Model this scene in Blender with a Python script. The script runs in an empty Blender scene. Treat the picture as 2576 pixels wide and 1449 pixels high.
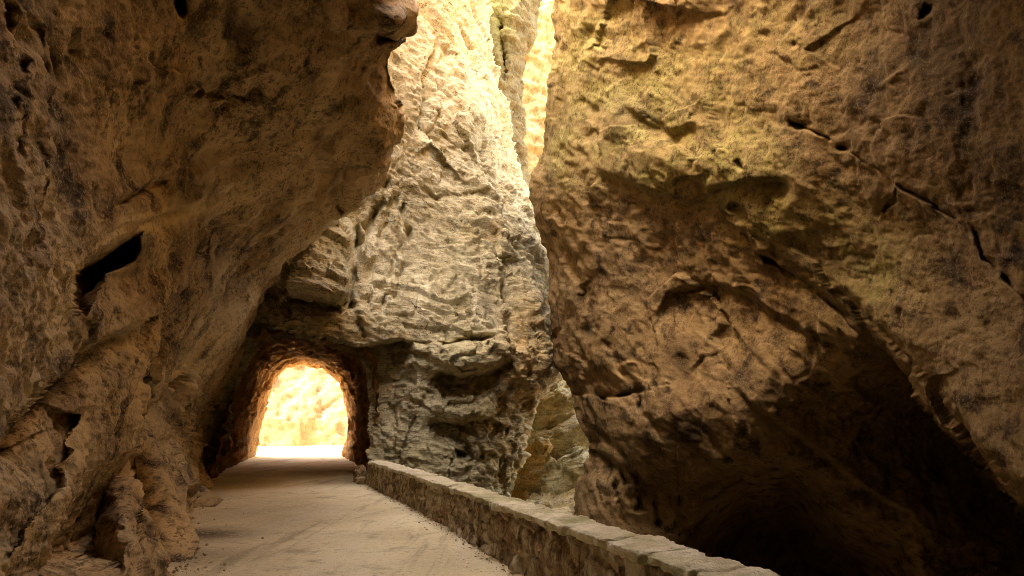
import bpy, math
import numpy as np

# ---------------------------------------------------------------- scene basics
C = bpy.context.scene.collection
SC = bpy.context.scene
W, H, F = 2576.0, 1449.0, 1500.0           # photo pixel frame the surveyed points are given in
TANP = 0.2317
PITCH = math.atan(TANP)
SP, CP = math.sin(PITCH), math.cos(PITCH)
EYE = np.array([0.0, 0.0, 1.7])


def ray(px, py):
    """direction with unit forward (Y) component through a photo point"""
    x = (np.asarray(px, float) - W / 2) / F
    y = (H / 2 - np.asarray(py, float)) / F
    yy = CP - y * SP
    return x / yy, (SP + y * CP) / yy


def at(px, py, Y):
    dx, dz = ray(px, py)
    Y = np.asarray(Y, float) + 0 * dx
    return np.stack([dx * Y, Y, EYE[2] + dz * Y], -1)


def on_road(px, py, z=0.0):
    dx, dz = ray(px, py)
    Y = (z - EYE[2]) / dz
    return np.stack([dx * Y, Y], -1)


# ---------------------------------------------------------------- noise (numpy)
def _hash(ix, iy, iz, s):
    h = ix * np.uint32(374761393) + iy * np.uint32(668265263) + iz * np.uint32(2147483629) + np.uint32((s * 974634777) & 0xFFFFFFFF)
    h = (h ^ (h >> np.uint32(13))) * np.uint32(1274126177)
    h = (h ^ (h >> np.uint32(15))) * np.uint32(2246822519)
    return h ^ (h >> np.uint32(16))


def perlin(p, s=0):
    shp = p.shape[:-1]
    x, y, z = (np.ascontiguousarray(p[..., k].reshape(-1), np.float32) for k in range(3))
    i = [np.floor(v).astype(np.int32) for v in (x, y, z)]
    f = [v - j.astype(np.float32) for v, j in zip((x, y, z), i)]
    i = [j.view(np.uint32) for j in i]
    u = [v * v * v * (v * (v * 6 - 15) + 10) for v in f]
    r = np.zeros(len(x), np.float32)
    for dx in (0, 1):
        wx = u[0] if dx else 1 - u[0]
        for dy in (0, 1):
            wxy = wx * (u[1] if dy else 1 - u[1])
            for dz in (0, 1):
                h = _hash(i[0] + np.uint32(dx), i[1] + np.uint32(dy), i[2] + np.uint32(dz), s)
                gx = (h & np.uint32(1023)).astype(np.float32) * np.float32(1 / 511.5) - 1
                gy = ((h >> np.uint32(10)) & np.uint32(1023)).astype(np.float32) * np.float32(1 / 511.5) - 1
                gz = ((h >> np.uint32(20)) & np.uint32(1023)).astype(np.float32) * np.float32(1 / 511.5) - 1
                r += wxy * (u[2] if dz else 1 - u[2]) * (gx * (f[0] - dx) + gy * (f[1] - dy) + gz * (f[2] - dz))
    return (r * np.float32(1.3)).reshape(shp)


def fbm(p, octv=4, s=0, gain=0.5, lac=2.07):
    a, r = 1.0, 0
    for o in range(octv):
        r = r + a * perlin(p, s + o * 17)
        p = p * lac
        a *= gain
    return r


def ridged(p, octv=4, s=0, gain=0.5, lac=2.07):
    a, r = 1.0, 0
    for o in range(octv):
        r = r + a * (1 - 2.2 * np.abs(perlin(p, s + o * 17)))
        p = p * lac
        a *= gain
    return r - 0.6


def worley(p, s=0):
    shp = p.shape[:-1]
    x, y, z = (np.ascontiguousarray(p[..., k].reshape(-1), np.float32) for k in range(3))
    i = [np.floor(v).astype(np.int32) for v in (x, y, z)]
    f = [v - j.astype(np.float32) for v, j in zip((x, y, z), i)]
    i = [j.view(np.uint32) for j in i]
    f1 = np.full(len(x), 9.0, np.float32)
    f2 = f1.copy()
    idv = np.zeros(len(x), np.float32)
    m = np.uint32(1023)
    k = np.float32(1 / 1023)
    for dx in (-1, 0, 1):
        for dy in (-1, 0, 1):
            for dz in (-1, 0, 1):
                h = _hash(i[0] + np.uint32(dx & 0xFFFFFFFF), i[1] + np.uint32(dy & 0xFFFFFFFF), i[2] + np.uint32(dz & 0xFFFFFFFF), s)
                ax = (h & m).astype(np.float32) * k + (dx - f[0])
                ay = ((h >> np.uint32(10)) & m).astype(np.float32) * k + (dy - f[1])
                az = ((h >> np.uint32(20)) & m).astype(np.float32) * k + (dz - f[2])
                d = ax * ax + ay * ay + az * az
                n1 = d < f1
                f2 = np.where(n1, f1, np.minimum(f2, d))
                f1 = np.where(n1, d, f1)
                idv = np.where(n1, ((h >> np.uint32(5)) & m).astype(np.float32) * k, idv)
    return np.sqrt(f1).reshape(shp), np.sqrt(f2).reshape(shp), idv.reshape(shp)


def facet(p, s=0):
    """broken planar faces: every cell gets a plane of its own tilt; also returns the distance to the joint"""
    shp = p.shape[:-1]
    x, y, z = (np.ascontiguousarray(p[..., k].reshape(-1), np.float32) for k in range(3))
    i = [np.floor(v).astype(np.int32) for v in (x, y, z)]
    f = [v - j.astype(np.float32) for v, j in zip((x, y, z), i)]
    i = [j.view(np.uint32) for j in i]
    f1 = np.full(len(x), 9.0, np.float32)
    f2 = f1.copy()
    hid = np.zeros(len(x), np.uint32)
    best = [np.zeros(len(x), np.float32) for _ in range(3)]
    m = np.uint32(1023)
    k = np.float32(1 / 1023)
    for dx in (-1, 0, 1):
        for dy in (-1, 0, 1):
            for dz in (-1, 0, 1):
                h = _hash(i[0] + np.uint32(dx & 0xFFFFFFFF), i[1] + np.uint32(dy & 0xFFFFFFFF), i[2] + np.uint32(dz & 0xFFFFFFFF), s)
                a = [(h & m).astype(np.float32) * k + (dx - f[0]), ((h >> np.uint32(10)) & m).astype(np.float32) * k + (dy - f[1]), ((h >> np.uint32(20)) & m).astype(np.float32) * k + (dz - f[2])]
                d = a[0] * a[0] + a[1] * a[1] + a[2] * a[2]
                n1 = d < f1
                f2 = np.where(n1, f1, np.minimum(f2, d))
                f1 = np.where(n1, d, f1)
                hid = np.where(n1, h, hid)
                for q in range(3):
                    best[q] = np.where(n1, a[q], best[q])
    h = (hid * np.uint32(2654435761)) ^ (hid >> np.uint32(7))
    g = [((h >> np.uint32(b)) & m).astype(np.float32) * (2 * k) - 1 for b in (0, 10, 20)]
    off = ((hid >> np.uint32(5)) & m).astype(np.float32) * k - 0.5
    r = off * 0.8 + g[0] * best[0] + g[1] * best[1] + g[2] * best[2]
    return r.reshape(shp), (np.sqrt(f2) - np.sqrt(f1)).reshape(shp)


def stretch(p, d, k):
    """coordinates squeezed along d, so that noise runs k times longer that way"""
    d = np.array(d, float)
    d /= np.linalg.norm(d)
    t = (p @ d)[..., None]
    return p - (1 - 1.0 / k) * t * d


def sstep(a, b, x):
    t = np.clip((x - a) / (b - a), 0, 1)
    return t * t * (3 - 2 * t)


# ---------------------------------------------------------------- survey helpers
def tps(ctrl):
    """smooth surface through surveyed points; inverse distance is interpolated so planes stay planes"""
    c = np.array(ctrl, float)
    xy = c[:, :2] / 1000
    n = len(c)
    d = np.linalg.norm(xy[:, None] - xy[None], axis=-1)
    K = np.where(d > 0, d * d * np.log(d + 1e-12), 0) + np.eye(n) * 2e-3
    Pm = np.c_[np.ones(n), xy]
    A = np.block([[K, Pm], [Pm.T, np.zeros((3, 3))]])
    sol = np.linalg.solve(A, np.r_[1 / c[:, 2], 0, 0, 0])

    def f(px, py):
        q = np.stack([px, py], -1) / 1000
        r = sol[n] + sol[n + 1] * q[..., 0] + sol[n + 2] * q[..., 1]
        for k in range(n):
            dd = np.hypot(q[..., 0] - xy[k, 0], q[..., 1] - xy[k, 1])
            r = r + sol[k] * dd * dd * np.log(dd + 1e-12)
        return 1 / np.clip(r, 1 / 80.0, 1 / 1.2)
    return f


np.seterr(over="ignore")


def seg_dist(px, py, poly, closed=False):
    pts = list(poly) + ([poly[0]] if closed else [])
    best = np.full(px.shape, 1e9)
    side = np.zeros(px.shape)
    par = np.zeros(px.shape)
    L = 0
    tot = sum(math.dist(a, b) for a, b in zip(pts, pts[1:]))
    for (x0, y0), (x1, y1) in zip(pts, pts[1:]):
        dx, dy = x1 - x0, y1 - y0
        l2 = dx * dx + dy * dy
        t = np.clip(((px - x0) * dx + (py - y0) * dy) / l2, 0, 1)
        d = np.hypot(px - x0 - t * dx, py - y0 - t * dy)
        m = d < best
        best = np.where(m, d, best)
        side = np.where(m, np.sign(dx * (py - y0) - dy * (px - x0)), side)
        par = np.where(m, (L + t * math.sqrt(l2)) / tot, par)
        L += math.sqrt(l2)
    return best, side, par


def inside(px, py, poly):
    r = np.zeros(px.shape, bool)
    n = len(poly)
    for k in range(n):
        x0, y0 = poly[k]
        x1, y1 = poly[(k + 1) % n]
        c = ((y0 > py) != (y1 > py)) & (px < (x1 - x0) * (py - y0) / (y1 - y0 + 1e-9) + x0)
        r ^= c
    return r


WX = WY = None


def wob(px, py, a=9, s=5):
    """roughens hand-surveyed lines so no edge is a clean curve"""
    q = np.stack([px / 70, py / 70, np.zeros_like(px)], -1)
    return px + a * fbm(q, 3, s), py + a * fbm(q + 31.7, 3, s)


def cut(px, py, poly, depth, soft):
    x, y = wob(px, py)
    d, _, _ = seg_dist(x, y, poly, True)
    return depth * np.where(inside(x, y, poly), sstep(0, soft, d), 0)


def ledge(px, py, line, amp, width, ends=0.12, flip=1, edge=6):
    """surface set back on one side of a line (photo-right of the travel direction when flip=1), easing out over width"""
    x, y = wob(px, py)
    d, sd, t = seg_dist(x, y, line)
    e = sstep(0, ends, t) * sstep(0, ends, 1 - t) if ends > 0 else 1
    sdist = d * sd * flip
    return amp * e * sstep(-edge * 0.3, edge, sdist) * np.exp(-np.maximum(sdist, 0) / width)


def crack(px, py, line, amp, width, ends=0.1):
    x, y = wob(px, py, 7, 9)
    d, _, t = seg_dist(x, y, line)
    e = sstep(0, ends, t) * sstep(0, ends, 1 - t) if ends > 0 else 1
    q = np.stack([px / 46, py / 46, np.zeros_like(px)], -1)
    e = e * np.clip(0.5 + 1.5 * perlin(q, 23), 0.04, 1.25)
    wv = width * np.clip(0.8 + 0.9 * perlin(q * 1.7, 24), 0.35, 1.6)
    return amp * e * np.exp(-(d / wv) ** 2)


def bump(px, py, cx, cy, rx, ry, amp):
    x, y = wob(px, py)
    return amp * np.exp(-((x - cx) / rx) ** 2 - ((y - cy) / ry) ** 2)


# ---------------------------------------------------------------- mesh helpers
def grid_normals(Pm):
    du = np.gradient(Pm, axis=1)
    dv = np.gradient(Pm, axis=0)
    n = np.cross(du, dv)
    n /= np.linalg.norm(n, axis=-1, keepdims=True) + 1e-9
    return n


def mesh_obj(name, verts, faces, mat, parent=None, attrs=None, smooth=True):
    me = bpy.data.meshes.new(name)
    verts = np.asarray(verts, np.float32).reshape(-1, 3)
    faces = np.asarray(faces, np.int32)
    me.vertices.add(len(verts))
    me.vertices.foreach_set('co', verts.ravel())
    k = faces.shape[1]
    me.loops.add(len(faces) * k)
    me.loops.foreach_set('vertex_index', faces.ravel())
    me.polygons.add(len(faces))
    me.polygons.foreach_set('loop_start', np.arange(0, len(faces) * k, k, dtype=np.int32))
    if smooth:
        me.polygons.foreach_set('use_smooth', np.ones(len(faces), bool))
    me.update(calc_edges=True)
    me.validate()
    for an, av in (attrs or {}).items():
        a = me.attributes.new(an, 'FLOAT', 'POINT')
        a.data.foreach_set('value', np.asarray(av, np.float32).ravel())
    if mat:
        me.materials.append(mat)
    o = bpy.data.objects.new(name, me)
    C.objects.link(o)
    if parent:
        o.parent = parent
    return o


def grid_faces(nr, nc, keep=None, flip=False):
    a = np.arange(nr * nc).reshape(nr, nc)
    q = np.stack([a[:-1, :-1], a[:-1, 1:], a[1:, 1:], a[1:, :-1]], -1)
    if flip:
        q = q[..., ::-1]
    q = q.reshape(-1, 4)
    if keep is not None:
        k = (keep[:-1, :-1] & keep[:-1, 1:] & keep[1:, 1:] & keep[1:, :-1]).ravel()
        q = q[k]
    return q


def add_skirt(Pm, side, offs):
    """continue a border of the sheet by steps of world offsets (returns new grid)"""
    for o in offs:
        o = np.array(o, float)
        if side == 'right':
            Pm = np.concatenate([Pm, (Pm[:, -1:] + o)], 1)
        elif side == 'left':
            Pm = np.concatenate([Pm[:, :1] + o, Pm], 1)
        elif side == 'top':
            Pm = np.concatenate([Pm[:1] + o, Pm], 0)
        else:
            Pm = np.concatenate([Pm, Pm[-1:] + o], 0)
    return Pm


def pad(a, pads):
    l, r, t, b = pads
    return np.pad(a, ((t, b), (l, r)), mode='edge')


def rock_sheet(name, px, py, Y, disp, mat, skirts=(), attrs=None, keep=None, Y0=None):
    Pm = at(px, py, Y)
    Pn = at(px, py, Y if Y0 is None else Y0)
    cnt = dict(left=0, right=0, top=0, bottom=0)
    for side, offs in skirts:
        Pm = add_skirt(Pm, side, offs)
        Pn = add_skirt(Pn, side, offs)
        cnt[side] += len(offs)
    N = grid_normals(Pn)
    tocam = EYE - Pm
    core = (slice(cnt['top'], Pm.shape[0] - cnt['bottom']), slice(cnt['left'], Pm.shape[1] - cnt['right']))
    s = np.sign(np.median((N[core] * tocam[core]).sum(-1)))
    N = N * s
    Pm = Pm + N * disp(Pm)[..., None]
    pads = (cnt['left'], cnt['right'], cnt['top'], cnt['bottom'])
    at2 = {k: pad(v, pads) for k, v in (attrs or {}).items()}
    kp = None if keep is None else np.pad(keep, ((pads[2], pads[3]), (pads[0], pads[1])), mode='edge')
    nr, nc = Pm.shape[:2]
    return mesh_obj(name, Pm, grid_faces(nr, nc, kp, flip=(s > 0)), mat, attrs=at2)


def tag(o, label=None, cat=None, group=None, kind=None):
    if label:
        o['label'] = label
    if cat:
        o['category'] = cat
    if group:
        o['group'] = group
    if kind:
        o['kind'] = kind
    return o


def empty(name, loc):
    o = bpy.data.objects.new(name, None)
    o.location = loc
    C.objects.link(o)
    return o


def interp_line(pts, v, axis=1):
    """x as a function of y (axis=1) along a surveyed outline"""
    p = np.array(sorted(pts, key=lambda q: q[axis]), float)
    return np.interp(v, p[:, axis], p[:, 1 - axis])


# ---------------------------------------------------------------- materials
class NT:
    def __init__(self, name):
        m = bpy.data.materials.new(name)
        m.use_nodes = True
        self.m, self.t = m, m.node_tree
        self.t.nodes.clear()
        self.out = self.n('ShaderNodeOutputMaterial')
        self.bsdf = self.n('ShaderNodeBsdfPrincipled')
        self.l(self.bsdf.outputs[0], self.out.inputs[0])
        self.tc = self.n('ShaderNodeTexCoord')

    def n(self, t, **kw):
        nd = self.t.nodes.new(t)
        for k, v in kw.items():
            setattr(nd, k, v)
        return nd

    def l(self, a, b):
        self.t.links.new(a, b)

    def coord(self, scale=(1, 1, 1), rot=(0, 0, 0)):
        mp = self.n('ShaderNodeMapping')
        mp.inputs['Scale'].default_value = scale
        mp.inputs['Rotation'].default_value = rot
        self.l(self.tc.outputs['Object'], mp.inputs[0])
        return mp.outputs[0]

    def noise(self, scale, detail=6, rough=0.6, dist=0.0, co=None, typ='FBM'):
        nd = self.n('ShaderNodeTexNoise')
        nd.noise_type = typ
        nd.inputs['Scale'].default_value = scale
        nd.inputs['Detail'].default_value = detail
        nd.inputs['Roughness'].default_value = rough
        nd.inputs['Distortion'].default_value = dist
        self.l(co if co is not None else self.tc.outputs['Object'], nd.inputs['Vector'])
        return nd.outputs[0]

    def voro(self, scale, feature='F1', co=None, rnd=1.0):
        nd = self.n('ShaderNodeTexVoronoi')
        nd.feature = feature
        nd.inputs['Scale'].default_value = scale
        nd.inputs['Randomness'].default_value = rnd
        self.l(co if co is not None else self.tc.outputs['Object'], nd.inputs['Vector'])
        return nd.outputs['Distance']

    def ramp(self, v, a, b, lo=0.0, hi=1.0):
        nd = self.n('ShaderNodeMapRange')
        nd.interpolation_type = 'SMOOTHSTEP'
        for k, x in zip(('From Min', 'From Max', 'To Min', 'To Max'), (a, b, lo, hi)):
            nd.inputs[k].default_value = x
        self.l(v, nd.inputs['Value'])
        return nd.outputs[0]

    def math(self, op, a, b=None):
        nd = self.n('ShaderNodeMath', operation=op)
        for k, x in enumerate((a, b)):
            if x is None:
                continue
            if isinstance(x, (int, float)):
                nd.inputs[k].default_value = x
            else:
                self.l(x, nd.inputs[k])
        return nd.outputs[0]

    def mix(self, fac, a, b, mode='MIX'):
        nd = self.n('ShaderNodeMix', data_type='RGBA', blend_type=mode)
        if isinstance(fac, (int, float)):
            nd.inputs[0].default_value = fac
        else:
            self.l(fac, nd.inputs[0])
        for k, x in ((6, a), (7, b)):
            if isinstance(x, tuple):
                nd.inputs[k].default_value = (*x, 1)
            else:
                self.l(x, nd.inputs[k])
        return nd.outputs[2]

    def attr(self, name):
        nd = self.n('ShaderNodeAttribute', attribute_name=name)
        return nd.outputs['Fac']

    def bump(self, h, strength, dist, normal=None):
        nd = self.n('ShaderNodeBump')
        nd.inputs['Strength'].default_value = strength
        nd.inputs['Distance'].default_value = dist
        self.l(h, nd.inputs['Height'])
        if normal is not None:
            self.l(normal, nd.inputs['Normal'])
        return nd.outputs[0]

    def finish(self, col, normal, rough=0.9, spec=0.25):
        if isinstance(col, tuple):
            self.bsdf.inputs['Base Color'].default_value = (*col, 1)
        else:
            self.l(col, self.bsdf.inputs['Base Color'])
        if isinstance(rough, (int, float)):
            self.bsdf.inputs['Roughness'].default_value = rough
        else:
            self.l(rough, self.bsdf.inputs['Roughness'])
        self.bsdf.inputs['Specular IOR Level'].default_value = spec
        if normal is not None:
            self.l(normal, self.bsdf.inputs['Normal'])
        return self.m


def rock_mat(name, base, pale, dark, moss=(0.16, 0.15, 0.045), ochre=(0.42, 0.24, 0.08), scale=1.0,
             streak=0.5, pits=0.5, strata=0.0, lichen=0.45, bump=1.0, up_moss=0.0, cracks=0.0, tilt=0, speck=0.8):
    t = NT(name)
    big = t.noise(0.35 * scale, 5, 0.6, 0.6)
    mid = t.noise(1.6 * scale, 6, 0.68, 0.3)
    fine = t.noise(9 * scale, 5, 0.72)
    grain = t.noise(26 * scale, 3, 0.72)
    # streaks of run-off, long in z
    if tilt:
        mp = t.n('ShaderNodeMapping')
        mp.inputs['Scale'].default_value = (2.2 * scale, 2.2 * scale, 0.55 * scale)
        t.l(t.coord((1, 1, 1), (math.radians(tilt), 0, 0)), mp.inputs[0])
        stc = mp.outputs[0]
    else:
        stc = t.coord((2.6 * scale, 2.6 * scale, 0.28 * scale))
    st = t.noise(1.0, 5, 0.62, 0.4, stc)
    col = t.mix(t.ramp(big, 0.38, 0.64), base, pale)
    col = t.mix(t.math('MULTIPLY', t.ramp(mid, 0.48, 0.66), 0.75), col, pale)
    col = t.mix(t.math('MULTIPLY', t.ramp(mid, 0.52, 0.34), min(1, lichen * 1.6)), col, dark)
    col = t.mix(t.math('MULTIPLY', t.ramp(st, 0.52, 0.70), streak), col, dark)
    col = t.mix(t.math('MULTIPLY', t.ramp(st, 0.46, 0.32), streak * 0.6), col, pale)
    och = t.math('MULTIPLY', t.ramp(t.noise(0.55 * scale, 4, 0.6, 0.8), 0.55, 0.72), 0.45)
    och = t.math('MAXIMUM', och, t.math('MULTIPLY', t.attr('ochre'), t.ramp(mid, 0.34, 0.56)))
    col = t.mix(och, col, ochre)
    mo = t.math('MULTIPLY', t.attr('moss'), t.ramp(fine, 0.34, 0.58))
    if up_moss > 0:
        g = t.n('ShaderNodeNewGeometry')
        sx = t.n('ShaderNodeSeparateXYZ')
        t.l(g.outputs['Normal'], sx.inputs[0])
        up = t.math('MULTIPLY', t.ramp(sx.outputs[2], 0.12, 0.6), t.ramp(mid, 0.38, 0.6))
        mo = t.math('MAXIMUM', mo, t.math('MULTIPLY', up, up_moss))
    col = t.mix(mo, col, moss)
    col = t.mix(t.math('MULTIPLY', t.attr('stain_and_shade'), t.ramp(fine, 0.25, 0.5)), col, tuple(c * 0.28 for c in dark))
    col = t.mix(t.math('MULTIPLY', t.attr('wash_and_light'), t.ramp(st, 0.26, 0.48)), col, tuple(min(0.75, c * 1.25) for c in pale))
    rg2 = t.ramp(t.noise(0.7 * scale, 3, 0.55, 0.5), 0.38, 0.62, 0.35, 1.0)
    # speckle of tiny dark lichens and pale chips
    col = t.mix(t.math('MULTIPLY', t.math('MULTIPLY', t.ramp(fine, 0.50, 0.40), rg2), speck), col, t.mix(0.8, col, dark))
    col = t.mix(t.math('MULTIPLY', t.ramp(grain, 0.56, 0.62), 0.5), col, pale)
    col = t.mix(t.math('MULTIPLY', t.math('MULTIPLY', t.ramp(grain, 0.42, 0.36), rg2), 0.7), col, dark)
    if cracks > 0:
        wv = t.n('ShaderNodeVectorMath', operation='ADD')
        nz = t.n('ShaderNodeTexNoise')
        nz.inputs['Scale'].default_value = 1.3 * scale
        nz.inputs['Detail'].default_value = 5
        t.l(t.coord((1, 1, 1.4 + 4.5 * strata)), wv.inputs[0])
        t.l(t.tc.outputs['Object'], nz.inputs['Vector'])
        t.l(nz.outputs['Color'], wv.inputs[1])
        ck = t.voro(1.1 * scale, 'DISTANCE_TO_EDGE', wv.outputs[0])
        ckm = t.math('MULTIPLY', t.ramp(ck, 0.03, 0.004), t.ramp(t.noise(0.8 * scale, 3, 0.5, 0.0), 0.46, 0.58))
        col = t.mix(t.math('MULTIPLY', ckm, cracks), col, tuple(c * 0.4 for c in dark))
    # relief
    reg = t.ramp(t.noise(0.55 * scale, 3, 0.55, 0.5), 0.40, 0.60, 0.25, 1.0)
    pit = t.voro(5.5 * scale, co=t.coord((1, 1, 0.7)))
    h = t.math('ADD', t.math('MULTIPLY', mid, 0.34), t.math('MULTIPLY', t.math('MULTIPLY', fine, reg), 0.30))
    h = t.math('ADD', h, t.math('MULTIPLY', grain, 0.05))
    h = t.math('ADD', h, t.math('MULTIPLY', t.ramp(pit, 0.0, 0.28), 0.12 * pits))
    if strata > 0:
        sr = t.noise(1.0, 7, 0.7, 0.5, t.coord((0.9, 0.9, 7.5), (0.10, 0.06, 0)))
        h = t.math('ADD', h, t.math('MULTIPLY', sr, strata))
        col = t.mix(t.math('MULTIPLY', t.ramp(sr, 0.42, 0.30), 0.5 * min(1, strata)), col, dark)
    nrm = t.bump(h, 0.75 * bump, 0.16)
    return t.finish(col, nrm, 0.92, 0.2)


M_over = rock_mat('rock_overhang_brown', (0.33, 0.212, 0.106), (0.62, 0.44, 0.24), (0.036, 0.021, 0.010), streak=0.35, pits=0.6, tilt=50, lichen=0.6, speck=0.85, bump=0.75)
M_right = rock_mat('rock_right_brown', (0.148, 0.094, 0.045), (0.25, 0.172, 0.085), (0.034, 0.020, 0.010), streak=0.26, pits=0.25, bump=0.55, speck=0.65, ochre=(0.26, 0.16, 0.065),
                   moss=(0.25, 0.228, 0.08), lichen=0.62)
M_spur = rock_mat('rock_spur_cream', (0.47, 0.39, 0.225), (0.59, 0.51, 0.335), (0.15, 0.112, 0.052), streak=0.45, pits=0.4, strata=0.9, speck=0.6, cracks=0.9,
                  moss=(0.28, 0.255, 0.085), lichen=0.36, up_moss=0.2)
M_back = rock_mat('rock_back_olive', (0.135, 0.10, 0.043), (0.18, 0.14, 0.065), (0.05, 0.035, 0.015), streak=0.4, strata=0.4, moss=(0.17, 0.155, 0.04), ochre=(0.18, 0.125, 0.05))
M_sun = rock_mat('rock_sunlit_yellow', (0.30, 0.20, 0.088), (0.36, 0.26, 0.13), (0.15, 0.09, 0.035), streak=0.3, strata=0.3, lichen=0.5, ochre=(0.30, 0.19, 0.09))
M_far = rock_mat('rock_far_yellow', (0.10, 0.078, 0.051), (0.118, 0.096, 0.067), (0.058, 0.041, 0.024), ochre=(0.105, 0.074, 0.040), streak=0.5, lichen=0.35, scale=2.4)
M_ravine = rock_mat('rock_ravine_layered', (0.64, 0.52, 0.29), (0.78, 0.69, 0.47), (0.12, 0.085, 0.035), streak=0.3, strata=0.9,
                    moss=(0.34, 0.31, 0.10), ochre=(0.58, 0.30, 0.08), up_moss=0.25)
M_tunnel = rock_mat('rock_tunnel_blasted', (0.27, 0.125, 0.042), (0.38, 0.20, 0.075), (0.10, 0.06, 0.03), streak=0.2, strata=0.2, bump=1.2, ochre=(0.24, 0.135, 0.055))  # base and pale turned orange, putting the exit's sun glow into the rock
M_dark = rock_mat('rock_vault_dark', (0.20, 0.13, 0.06), (0.28, 0.19, 0.10), (0.06, 0.04, 0.02))

# ================================================================ LEFT OVERHANG
yv = np.r_[np.linspace(-900, -14, 60), np.arange(-10, 1480, 3.4)]
sil_L = [(760, -900), (900, -400), (1000, -80), (1026, 0), (1032, 22), (1033, 62), (1012, 86), (1018, 100), (988, 140), (984, 165), (996, 215),
         (1004, 300), (998, 345), (980, 395), (962, 430), (925, 470), (880, 512), (838, 545), (790, 580), (745, 618), (716, 650), (690, 690),
         (664, 740), (636, 795), (612, 850), (600, 900), (585, 960), (570, 1040), (557, 1120), (548, 1205), (530, 1230), (500, 1290),
         (470, 1350), (440, 1420), (420, 1480)]
xs = interp_line(sil_L, yv)
NU = 330
u = np.linspace(0, 1, NU)
px = -420 + u[None] * (xs[:, None] + 420)
py = np.repeat(yv[:, None], NU, 1)
fL = tps([(-420, 1449, 2.2), (-420, 700, 2.0), (-420, 0, 2.0), (-420, -900, 2.2),
          (0, 1449, 3.3), (200, 1449, 4.6), (320, 1449, 5.6), (400, 1449, 7.4),
          (0, 1300, 3.2), (250, 1300, 5.2), (467, 1300, 12.3), (200, 1150, 5.0), (400, 1180, 10.2), (500, 1215, 18.3),
          (0, 1000, 3.2), (200, 1000, 4.8), (400, 1000, 9), (565, 1000, 20.5),
          (0, 800, 3.1), (200, 800, 4.6), (400, 800, 7.8), (550, 800, 12.0), (635, 800, 17.6),
          (0, 630, 3.1), (250, 630, 4.8), (500, 630, 9.6), (730, 630, 16),
          (0, 450, 3.1), (300, 450, 5.6), (600, 450, 9.8), (850, 450, 13.0), (950, 450, 14.2),
          (0, 250, 3.1), (300, 250, 5.3), (600, 250, 7.9), (850, 250, 10.1), (1015, 250, 12.0),
          (0, 0, 3.1), (300, 0, 4.7), (600, 0, 6.4), (850, 0, 7.9), (1030, 0, 9.2),
          (0, -900, 2.8), (300, -900, 3.6), (700, -900, 5.4), (1030, -900, 7.5)])
Y0 = Y = fL(px, py)
# the big pocket, the diagonal roof edge, the foot alcove and the ribs
Y = Y + cut(px, py, [(170, 671), (240, 631), (295, 590), (352, 583), (352, 618), (330, 659), (285, 697), (232, 765), (201, 812), (184, 795), (165, 756), (172, 711)], 1.9, 34)
Y = Y + cut(px, py, [(200, 640), (330, 590), (450, 600), (470, 680), (400, 760), (300, 800), (210, 800)], 0.7, 110)
A_edge = [(560, 500), (521, 562), (486, 600), (465, 670), (444, 711), (427, 739), (382, 777), (347, 802), (288, 833), (226, 864), (201, 885), (170, 920), (139, 951), (83, 1006), (0, 1092), (-90, 1180)]
Y = Y + ledge(px, py, A_edge, 1.1, 95, flip=-1)
Y = Y + cut(px, py, [(523, 560), (500, 600), (490, 700), (474, 800), (484, 868), (506, 740), (520, 640)], 0.35, 24)
Y = Y + ledge(px, py, [(660, 690), (605, 790), (545, 870), (500, 930), (440, 1000), (395, 1050), (350, 1092)], 0.9, 70, flip=-1)
Y = Y + cut(px, py, [(325, 1124), (366, 1189), (330, 1260), (318, 1470), (20, 1470), (80, 1324), (165, 1199), (250, 1139)], 2.1, 120)
Y = Y + ledge(px, py, [(352, 1085), (384, 1170), (375, 1200), (340, 1260), (330, 1340), (332, 1480)], 0.45, 60, flip=-1, ends=0.08)
Y = Y + ledge(px, py, [(437, 1030), (428, 1100), (440, 1180), (425, 1260), (400, 1340), (385, 1449)], 0.9, 45, flip=-1, ends=0.1)
Y = Y + ledge(px, py, [(95, 1009), (200, 1044), (150, 1199), (80, 1324), (25, 1424)], 0.4, 60, flip=1, ends=0.15)
Y = Y + ledge(px, py, [(700, 310), (640, 400), (560, 460), (440, 520), (330, 560), (240, 590)], 0.35, 80, flip=-1, ends=0.2)
Y = Y + ledge(px, py, [(900, 330), (800, 430), (720, 520), (660, 580), (600, 650), (545, 760), (520, 860)], 0.5, 45, flip=-1, ends=0.15)
Y = Y + ledge(px, py, [(900, 350), (850, 440), (800, 500), (740, 570), (690, 640)], 0.35, 25, flip=-1, ends=0.2)
Y = Y + crack(px, py, [(930, 60), (945, 85), (975, 92), (1020, 98)], 1.3, 9, 0.02) - bump(px, py, 985, 40, 50, 45, 0.8)
Y = Y + crack(px, py, [(930, 70), (915, 120), (890, 190), (850, 260)], 0.25, 22)
Y = Y + bump(px, py, 848, 508, 12, 9, 1.0) + bump(px, py, 868, 470, 26, 14, 0.7) + bump(px, py, 484, 222, 13, 16, 0.6)
Y = Y + ledge(px, py, [(640, 200), (600, 226), (560, 220)], 0.5, 40, flip=-1) + bump(px, py, 600, 65, 24, 55, 0.35) + bump(px, py, 450, 10, 14, 18, 0.6)
Y = Y + crack(px, py, [(60, -20), (110, 100), (130, 240), (90, 380), (100, 560), (60, 680), (10, 780)], 0.10, 14)
Y = Y + crack(px, py, [(20, -20), (50, 130), (20, 260), (30, 420)], 0.14, 18)
Y = Y + crack(px, py, [(250, 560), (300, 510), (360, 475), (420, 440)], 0.3, 12)
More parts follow.
